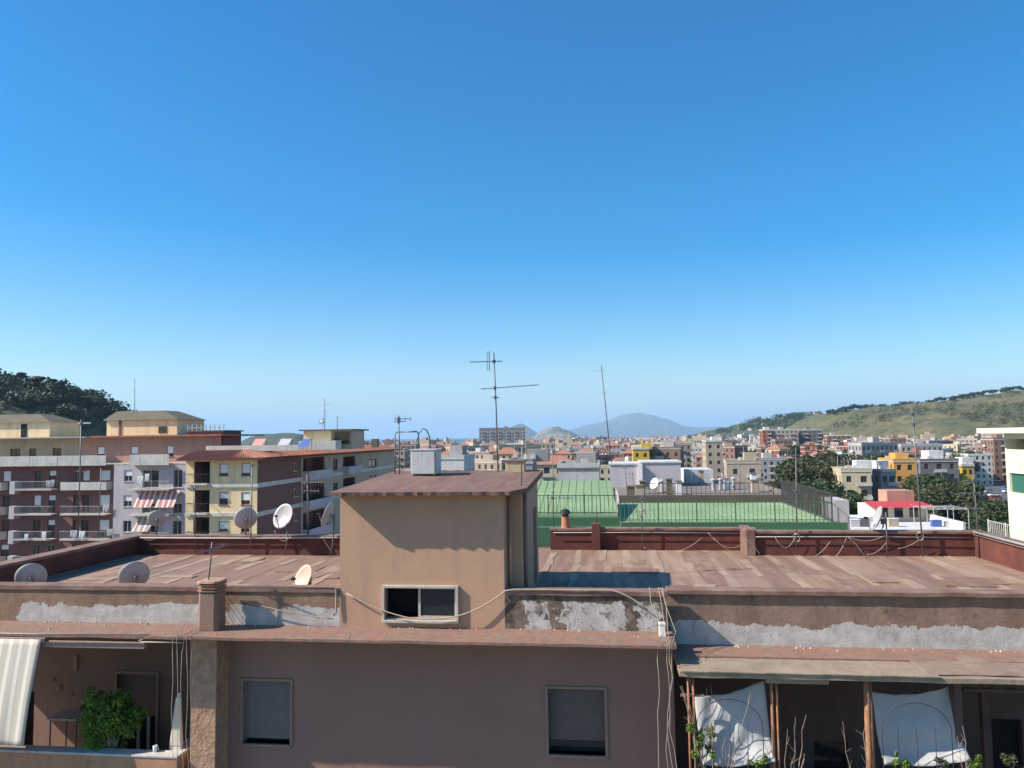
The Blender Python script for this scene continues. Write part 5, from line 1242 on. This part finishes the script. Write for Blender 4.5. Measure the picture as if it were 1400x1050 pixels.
# ================================================================== the city beyond
rc = random.Random(42)
def cwall(c): return plaster('city_wall', c, scale=.25, var=.1, dirtamt=.25, fine=3, bump=0, rand=.22)
PAL = {'cream': (.6, .5, .33), 'white': (.66, .63, .58), 'grey': (.4, .37, .35), 'salmon': (.5, .28, .2), 'ochre': (.52, .34, .13), 'brown': (.27, .16, .12),
       'pale pink': (.55, .4, .34), 'beige': (.46, .37, .27), 'brick red': (.36, .13, .09), 'sand': (.5, .42, .3), 'dark grey': (.2, .18, .17), 'yellow': (.7, .45, .06), 'orange': (.72, .36, .08)}
CM = {k: cwall(v) for k, v in PAL.items()}
M_cwin = plain('city_windows', (.05, .045, .045), rough=.4)
def city_block(w, d, h, col, floors, tiled=False, label=None, extra=None, bal=True):
    """a small apartment house with real window recesses, balconies, parapet and roof boxes; its base is the origin"""
    t = thing('city_house', (0, 0, 0), 0, label, 'building', 'houses of the city beyond the roofs')
    mb = MB(); pn = MB(); bl = MB(); fh = h/floors
    for A, B in (((-w/2, -d/2), (w/2, -d/2)), ((w/2, -d/2), (w/2, d/2)), ((w/2, d/2), (-w/2, d/2)), ((-w/2, d/2), (-w/2, -d/2))):
        F = Facade(A, B); n = max(2, int(F.L/3.1)); ops = []
        for f in range(floors):
            for i in range(n):
                a = (i+.5)*F.L/n; tall = bal and i % 3 == 1
                hw_ = .75 if tall else .6
                ops.append((a-hw_, a+hw_, f*fh+(.25 if tall else .95), f*fh+min(2.45, fh-.35)))
                if tall and f: F.slab(bl, a-1.7, a+1.7, -1.0, 0, f*fh, f*fh+.12); F.slab(bl, a-1.7, a+1.7, -1.0, -.93, f*fh+.12, f*fh+.95)
        mb.wall(A, B, 0, h, ops, .22)
        for o in ops: pn.face(F.pt(o[0], o[2], .2), F.pt(o[1], o[2], .2), F.pt(o[1], o[3], .2), F.pt(o[0], o[3], .2))
    mb.build('walls', CM[col], t); pn.build('window_panes', M_cwin, t, kind='stuff')
    if bl.f: bl.build('balconies', M_band, t, kind='stuff')
    if tiled:
        MB().hexa([(-w/2-.4, -d/2-.4, h), (w/2+.4, -d/2-.4, h), (w/2+.4, d/2+.4, h), (-w/2-.4, d/2+.4, h)], [(-w/2+d*.4, -.2, h+d*.2), (w/2-d*.4, -.2, h+d*.2), (w/2-d*.4, .2, h+d*.2), (-w/2+d*.4, .2, h+d*.2)]).build('roof', M_tile, t)
    else:
        rf = MB().box(-w/2-.15, -d/2-.15, h, w/2+.15, d/2+.15, h+.25).build('roof', rc.choice((M_wroof, M_felt, M_tile, M_band, M_felt)), t)
        p = MB(); p.box(-w/2-.1, -d/2-.1, h+.25, w/2+.1, -d/2+.1, h+.95).box(-w/2-.1, d/2-.1, h+.25, w/2+.1, d/2+.1, h+.95).box(-w/2-.1, -d/2+.1, h+.25, -w/2+.1, d/2-.1, h+.95).box(w/2-.1, -d/2+.1, h+.25, w/2+.1, d/2-.1, h+.95)
        p.build('roof_parapet', rc.choice((CM[col], M_band)), rf)
        a = rc.uniform(-w*.3, w*.2); MB().box(a, -d*.2, h+.25, a+rc.uniform(2.5, 4.5), d*.2, h+rc.uniform(2.3, 3.2)).build('stair_head', rc.choice((CM[col], M_wroof, CM['grey'])), rf)
        b = MB()
        for k in range(rc.randint(2, 5)):
            x, y = rc.uniform(-w*.45, w*.4), rc.uniform(-d*.45, d*.4); b.box(x, y, h+.2, x+rc.uniform(.4, 1.4), y+rc.uniform(.4, 1.2), h+rc.uniform(.8, 1.8))
        for k in range(rc.randint(1, 4)):
            x, y = rc.uniform(-w*.45, w*.45), rc.uniform(-d*.45, d*.45); b.tube([(x, y, h), (x, y, h+rc.uniform(2.5, 4.5))], .04, 4)
        b.build('roof_clutter', M_band, rf, kind='stuff')
    return t
defs = [(22, 12, 15, 'cream', 5, 0), (16, 13, 12.5, 'white', 4, 0), (28, 12, 18, 'beige', 6, 0), (14, 12, 15.5, 'salmon', 5, 1), (20, 14, 12, 'grey', 4, 0), (12, 11, 9.5, 'ochre', 3, 1), (24, 13, 15, 'pale pink', 5, 0), (18, 12, 17.5, 'sand', 6, 0),
        (15, 15, 19, 'brown', 6, 0), (30, 13, 14, 'white', 5, 0), (13, 11, 16, 'cream', 5, 1), (19, 12, 11, 'pale pink', 4, 1), (26, 14, 16.5, 'grey', 5, 0), (11, 10, 8, 'white', 3, 1), (17, 13, 14, 'brick red', 5, 0)]
NUMW = {3: 'three', 4: 'four', 5: 'five', 6: 'six'}
protos = []; used = []
for w, d, h, c, f, tl in defs:
    lab = '%s %s-storey %s house %dm broad' % (c, NUMW[f], 'red-tiled' if tl else 'flat-roofed', w)
    lab = '%s %s-storey house with %s %s among the city roofs' % (c, NUMW[f], 'a hipped red-tiled roof on' if tl else 'a cluttered flat roof on', 'wide walls' if w > 21 else ('medium walls' if w > 14 else 'narrow walls'))
    t = city_block(w, d, h, c, f, bool(tl), lab); protos.append((t, w, d, h)); used.append(False)
placed = []                        # (x, y, radius) of everything standing in the city
def clear(x, y, r):
    return all((x-a)**2+(y-b)**2 > (r+q)**2 for a, b, q in placed)
def put(k, x, y, rz, sz=1.0, sf=1.0):
    t, w, d, h = protos[k]; placed.append((x, y, max(w, d)*.46*sf)); near = min(MARKS, key=lambda q: (q[0]-x)**2+(q[1]-y)**2)[2]
    col, fl_, tl_ = defs[k][3:6]; lab = '%s %s-storey %s house near the %s' % (col, NUMW[fl_], 'red-tiled' if tl_ else 'flat-roofed', near)
    t['label'] = lab
    if not used[k]:
        used[k] = True; t.location = (x, y, 0); t.rotation_euler = (0, 0, rz); t.scale = (sf, sf, sz)
    else: copy_tree(t, (x, y, 0), rz, lab, scale=(sf, sf, sz))
MARKS = []
def special(px0, px1, pyt, Y, d, c, floors, label, rz=-TH, tiled=False, bal=True, short=None):
    a = at(px0, pyt, Y); b = at(px1, pyt, Y); w = b.x-a.x; h = a.z
    t = city_block(w, d, h-1, c, floors, tiled, label, bal=bal); t.location = ((a.x+b.x)/2, Y+d/2, 0); t.rotation_euler = (0, 0, rz); del t['group']
    placed.append(((a.x+b.x)/2, Y+d/2, max(w, d)*.55)); MARKS.append(((a.x+b.x)/2, Y+d/2, short)); return t
special(655, 718, 585, 900, 16, 'grey', 9, 'long grey slab building rising above all roofs before the sea', 0, bal=True, short='long grey slab before the sea')
special(868, 890, 612, 300, 12, 'yellow', 5, 'bright yellow block standing over the pale lift housings', bal=False, short='bright yellow block')
special(893, 938, 611, 305, 16, 'brown', 5, 'dark brown block beside the bright yellow one', -.3, short='dark brown block')
special(968, 990, 602, 330, 14, 'beige', 6, 'plain beige tower beyond the felt roofed block', bal=False, short='plain beige tower')
special(1044, 1056, 587, 640, 14, 'brick red', 8, 'slim brick red tower in front of the wooded hill', short='slim brick red tower')
special(1058, 1092, 587, 640, 14, 'pale pink', 8, 'pink and grey tower block with stacked balconies', short='pink and grey tower')
special(1094, 1124, 587, 650, 14, 'dark grey', 8, 'dark grey tower block in front of the wooded hill', short='dark grey tower')
special(1226, 1254, 627, 210, 12, 'orange', 5, 'bright orange block beyond the red awning', bal=False, short='bright orange block')
special(1262, 1312, 627, 225, 14, 'dark grey', 5, 'dark grey block beside the bright orange one', -.1, short='dark grey block by the orange one')
special(1318, 1334, 634, 235, 12, 'yellow', 4, 'small yellow house behind the trees by the car park', -.1, bal=False, short='small yellow house')
special(1158, 1196, 640, 195, 12, 'cream', 4, 'cream house among trees beyond the green terrace', -.2, short='cream house among trees')
special(1200, 1222, 641, 200, 12, 'grey', 4, 'grey house among trees beside the orange block', .1, short='grey house among trees')
special(1135, 1165, 595, 620, 16, 'brown', 7, 'brown slab below the grassy hill', -.2, short='brown slab below the hill')
special(604, 640, 622, 170, 12, 'white', 4, 'white house seen just past the water tank', -.15, short='white house past the water tank')
special(700, 732, 627, 150, 12, 'grey', 4, 'grey low house seen past the cream rooftop box', -.1, short='grey low house past the rooftop box')
special(770, 826, 633, 120, 14, 'white', 4, 'white low house behind the green sloping roof', -.12, short='white low house behind the green slope')
special(1000, 1045, 629, 215, 12, 'beige', 4, 'beige house at the edge of the trees', -.2, short='beige house by the trees')
# keep-outs: trees, car park, near houses
for px, Y, r in ((1075, 175, 26), (1125, 175, 26), (1100, 230, 30), (1160, 250, 26), (1290, 285, 40), (1240, 285, 35), (1340, 290, 40), (1330, 140, 30), (1380, 180, 40), (1270, 175, 24), (1200, 235, 20)):
    p = at(px, 600, Y); placed.append((p.x, p.y, r))
cnt = 0
Y = 125.0
while Y < 1000 and cnt < 285:
    px = 470 if Y > 200 else 560
    while px < 1480:
        p = at(px, 600, Y+rc.uniform(-.12, .12)*Y*.3)
        k = rc.randrange(len(protos)); t, w, d, h = protos[k]; sf = 1.0 if Y < 230 else .74; wide = (w*sf+rc.uniform(1, 9))/Y*FPX
        if clear(p.x, p.y, max(w, d)*.46*sf) and not (px > 830 and Y < 300) and not (px < 560 and Y < 260):
            put(k, p.x, p.y, -TH+rc.choice((0, 0, 0, pi/2, .35, -.4, .8))+rc.uniform(-.08, .08), rc.uniform(.72, 1.1), sf); cnt += 1
        px += wide*.9
    Y += 16+Y*.035
# the farther city reads as one mass
mb = MB(); mw = MB(); mr = MB()
Yf = Y+10
def obox(m_, x, y, w, d, z0, z1, rz):
    c, s = cos(rz), sin(rz); q = [(x+a*c-b*s, y+a*s+b*c) for a, b in ((-w/2, -d/2), (w/2, -d/2), (w/2, d/2), (-w/2, d/2))]
    m_.hexa([(a, b, z0) for a, b in q], [(a, b, z1) for a, b in q])
while Yf < 2300:
    for _ in range(int(34+Yf*.03)):
        px = rc.uniform(560 if Yf > 1700 else 470, 1460)
        if Yf > 1900 and px < 700: continue
        p = at(px, 600, Yf+rc.uniform(0, 90)); w, d, h = rc.uniform(8, 24), rc.uniform(8, 14), rc.uniform(8, 18)*(1+.25*(rc.random() < .12))
        if p.y > 1750 and p.x < 100: continue
        if not clear(p.x, p.y, w*.5): continue
        rz = rc.uniform(-.5, .5); m_ = rc.choice((mb, mb, mw, mw, mr)); obox(m_, p.x, p.y, w, d, -.5, h, rz); obox(rc.choice((mb, mr)), p.x, p.y, 4, 4, h, h+2.5, rz)
        for f in range(1, int(h/3.1)): obox(mb if m_ is not mb else mw, p.x, p.y, w*.8, d+.3, f*3.1-1.9, f*3.1-.5, rz)
    Yf += 30+Yf*.03
for m_, mt, nm in ((mb, CM['beige'], 'distant_brown_roofs'), (mw, CM['white'], 'distant_white_houses'), (mr, CM['salmon'], 'distant_salmon_houses')):
    o = m_.build('far_city', mt, kind='stuff'); o['label'] = {'distant_brown_roofs': 'far beige houses crowding the plain', 'distant_white_houses': 'far white houses crowding the plain', 'distant_salmon_houses': 'far salmon houses crowding the plain'}[nm]

# ================================================================== trees
def tree_proto(kind, seed, n, size, R, H, mat, label, cat='tree', group='trees'):
    rg = random.Random(seed); t = thing('tree' if kind != 'pine' else 'umbrella_pine', (0, 0, 0), 0, label, cat, group)
    tr = MB(); tr.tube([(0, 0, -.3), (rg.uniform(-.2, .2), 0, H*.25), (rg.uniform(-.3, .3), rg.uniform(-.2, .2), H*.55)], .32*R/4, 7, .18*R/4)
    lobes = []
    m_ = 11 if kind == 'round' else 7
    for k in range(m_):
        a = rg.uniform(0, 6.28); r = R*rg.uniform(.15, .75)
        if kind == 'round': o = (cos(a)*r, sin(a)*r, H*rg.uniform(.42, .86)); q = R*rg.uniform(.32, .52); sq = rg.uniform(.7, .95)
        else: o = (cos(a)*r, sin(a)*r, H*rg.uniform(.8, .92)); q = R*rg.uniform(.35, .5); sq = .42
        lobes.append((o, q, sq)); tr.tube([(0, 0, H*.4), (o[0]*.5, o[1]*.5, (o[2]+H*.45)/2), o], .12*R/4, 5, .04*R/4)
    tr.build('trunk', M_bark, t)
    leaves(MB(), (0, 0, 0), lobes, n, size, rg, .45).build('crown', mat, t)
    return t
T_round = [tree_proto('round', 50+i, 2600, .34, 4.2, 12, m_, lb, group='trees between the city houses') for i, (m_, lb) in enumerate(((M_tree, 'broad dark green tree between the city houses'), (M_dry, 'pale olive green tree between the city houses'), (M_tree, 'rounded leafy tree between the city houses')))]
T_pine = tree_proto('pine', 77, 1100, .45, 4.5, 11, M_pine, 'umbrella pine on the hill crest', group='umbrella pines on the crests')
first = {}
def plant(proto, x, y, z, s, rz):
    if proto.name not in first:
        first[proto.name] = 1; proto.location = (x, y, z); proto.rotation_euler = (0, 0, rz); proto.scale = s; return proto
    return copy_tree(proto, (x, y, z), rz, scale=s)
rt = random.Random(5)
TL = ('broad dark green tree ', 'pale olive green tree ', 'rounded leafy tree ')
def grove(px0, px1, Y0, Y1, n, s0, s1, where):
    for _ in range(n):
        p = at(rt.uniform(px0, px1), 600, rt.uniform(Y0, Y1)); s = rt.uniform(s0, s1)
        k = rt.randrange(3); o = plant(T_round[k], p.x, p.y, 0, (s*rt.uniform(.9, 1.25), s*rt.uniform(.9, 1.25), s), rt.uniform(0, 6.28)); o['label'] = TL[k]+where; o['group'] = 'trees '+where
grove(1045, 1150, 125, 180, 18, 1.0, 1.25, 'just beyond the green terrace fence')
grove(1060, 1140, 195, 245, 12, 1.3, 1.6, 'behind those at the green terrace fence')
grove(1150, 1225, 120, 160, 7, .65, .85, 'behind the white roof terrace')
grove(1170, 1225, 225, 260, 8, 1.3, 1.55, 'behind the cream house and orange block')
grove(1265, 1320, 150, 190, 8, 1.05, 1.25, 'between red awning and dark grey block')
grove(1335, 1420, 95, 150, 16, .85, 1.1, 'beside the pale yellow house')
grove(940, 1330, 330, 700, 30, 1.1, 1.5, 'scattered among the distant houses')
grove(1290, 1400, 150, 200, 5, .5, .7, 'in front of the car park')
# the car park
p = at(1290, 690, 285)
cp = sheet('car_park', [(p.x-70, 255), (p.x+75, 255), (p.x+75, 325), (p.x-70, 325)], .05, plain('asphalt', (.09, .09, .09), rough=.9))
def car_proto(col, nm):
    t = thing('parked_car', (0, 0, 0), 0, '%s car in the distant car park' % nm, 'car', 'cars in the distant car park')
    m_, nt, b = newmat('car_paint_'+nm); b.inputs['Base Color'].default_value = (*col, 1); b.inputs['Roughness'].default_value = .25; b.inputs['Coat Weight'].default_value = .6
    prof = [(-2.1, .35), (-2.1, .8), (-1.9, .95), (-1.2, 1.0), (1.0, .95), (2.0, .75), (2.1, .35)]
    MB().hexa([(x, -.85, z) for x, z in prof][::-1], [(x, .85, z) for x, z in prof][::-1]).build('body', m_, t, bevel=.05)
    cab = [(-1.85, .96), (-1.4, 1.42), (.1, 1.46), (.95, .96)]
    MB().hexa([(x, -.75, z) for x, z in cab][::-1], [(x, .75, z) for x, z in cab][::-1]).build('cabin', M_glass, t, bevel=.04)
    MB().box(-1.3, -.7, 1.43, .05, .7, 1.48).build('car_roof', m_, t)
    for x in (-1.3, 1.3):
        for y in (-.86, .7): MB().lathe((x, y, .34), [(.34, 0), (.34, .16)], 12, (0, 1, 0)).build('wheel', M_black2, t)
    return t
cars = [car_proto(c, nm) for c, nm in (((.75, .75, .75), 'white'), ((.35, .37, .4), 'silver grey'), ((.05, .06, .08), 'black'), ((.4, .05, .04), 'red'), ((.1, .16, .32), 'blue'))]
k = 0
for row, yy in enumerate((268, 280, 296, 309)):
    for i in range(16):
        x = p.x-60+i*7.6+rt.uniform(-.5, .5)
        if rt.random() < .2: continue
        c = cars[rt.choice((0, 0, 1, 1, 2, 3, 4))]
        plant(c, x, yy, .055, (1, 1, 1), rt.choice((0, pi, pi/2)) if False else rt.uniform(-.05, .05)+(pi if row % 2 else 0)); k += 1

# crest trees on the grassy hill and the pine hill
T_crest = tree_proto('round', 91, 900, .6, 4.6, 8.5, M_pine, 'dark rounded tree on the crest of the grassy hill', group='trees along the hill crest')
for i in range(130):
    px = 1132+(1450-1132)*i/129+rt.uniform(-4, 4); q = at(px, prof_at(HG, px), 1250); s = rt.uniform(.6, 1.15)
    if noise.noise(Vector((px*.05, 3, 0))) < -.45: continue
    yy = 1250+rt.uniform(-26, 4); z = hz_at(B_G, q.x, yy)
    if z is None: continue
    plant(T_crest, q.x, yy, z-.7, (s*1.15, s*1.15, s*1.0), rt.uniform(0, 6))
for i, px in enumerate((-60, -35, -15, 4, 12, 22, 31, 38, 50, 62, 70, 84, 97, 108, 120)):
    q = at(px, prof_at(HL, px), 420); s = rt.uniform(.6, .85); yy = 418+rt.uniform(-6, 3); z = hz_at(B_L, q.x, yy)
    if z is not None: plant(T_pine, q.x, yy, z-.4, (s, s, s), rt.uniform(0, 6))
# woodland and scrub that reads as one mass
def woodland(name, label, bv, prof, Y, near, pxs, n, size, leafn, mat, seed, ts, dens=None):
    rg = random.Random(seed); mb = MB()
    for _ in range(n):
        px = rg.uniform(*pxs); yy = Y-rg.uniform(*ts)*near; x = at(px, 600, Y).x; z = hz_at(bv, x, yy)
        if z is None or z < 2: continue
        if dens and noise.noise(Vector((x*dens, yy*dens, seed))) < .0: continue
        r = size*rg.uniform(.55, 1.3); lb = [((rg.uniform(-r, r)*.5, rg.uniform(-r, r)*.5, r*.3+rg.uniform(0, r*.5)), r*.65, .8) for _ in range(3)]
        leaves(mb, (x, yy, z), lb, leafn, r*.17, rg, .6)
    o = mb.build(name, mat, kind='stuff'); o['label'] = label
    return o
woodland('hill_forest', 'dense dark pine wood covering the hill beyond the apartment block', B_L, HL, 420, 130, (-150, 162), 560, 5.2, 120, M_pine, 3, (-.7, .85))
woodland('hill_scrub', 'dark scrub patches on the dry grassy hill', B_G, HG, 1250, 480, (1110, 1460), 1100, 5.5, 32, M_dry, 4, (.05, .85), .007)
woodland('hill_forest', 'green woods on the far hillside above the towers', B_W, HW, 1900, 620, (975, 1200), 620, 10, 40, M_tree, 5, (-.05, .8), .004)
# villas on the wooded hillside
vp = city_block(14, 10, 6.5, 'white', 2, True, 'small white villa on the wooded hillside', bal=False); vp['group'] = 'villas on the wooded hillside'; vp.name = 'villa'
for i in range(34):
    px = rt.uniform(990, 1175); yy = 1900-rt.uniform(.0, .55)*620; x = at(px, 600, 1900).x; z = hz_at(B_W, x, yy)
    if z is not None: plant(vp, x, yy, z-.4, (rt.uniform(.5, .9), .6, .75), rt.uniform(-.6, .6))

# crumbs of plaster and grit lying on the ledges
rb = random.Random(12); mb = MB()
for k in range(150):
    if k < 95: u, v_, z = rb.uniform(UL, UT-.1), -rb.uniform(.02, .12) if rb.random() < .75 else -rb.uniform(.1, .85), ZLEDGE
    else: u, v_, z = rb.uniform(UT+.2, UR), .4-abs(rb.gauss(0, .12)), ZLR+.024
    r = rb.uniform(.008, .03); p = W(u, v_, z-.004)
    mb.hexa([p+Vector((r*rb.uniform(.6, 1.4)*cos(a), r*rb.uniform(.6, 1.4)*sin(a), 0)) for a in (0, 1.3, 2.5, 3.8, 5.1)], [p+Vector((r*.6*cos(a), r*.6*sin(a), r*rb.uniform(.5, 1.1)+.004)) for a in (0, 1.3, 2.5, 3.8, 5.1)])
o = mb.build('rubble', plain('plaster_crumbs', (.5, .42, .34), rough=.95), kind='stuff'); o['label'] = 'crumbs of fallen plaster scattered along the ledges'
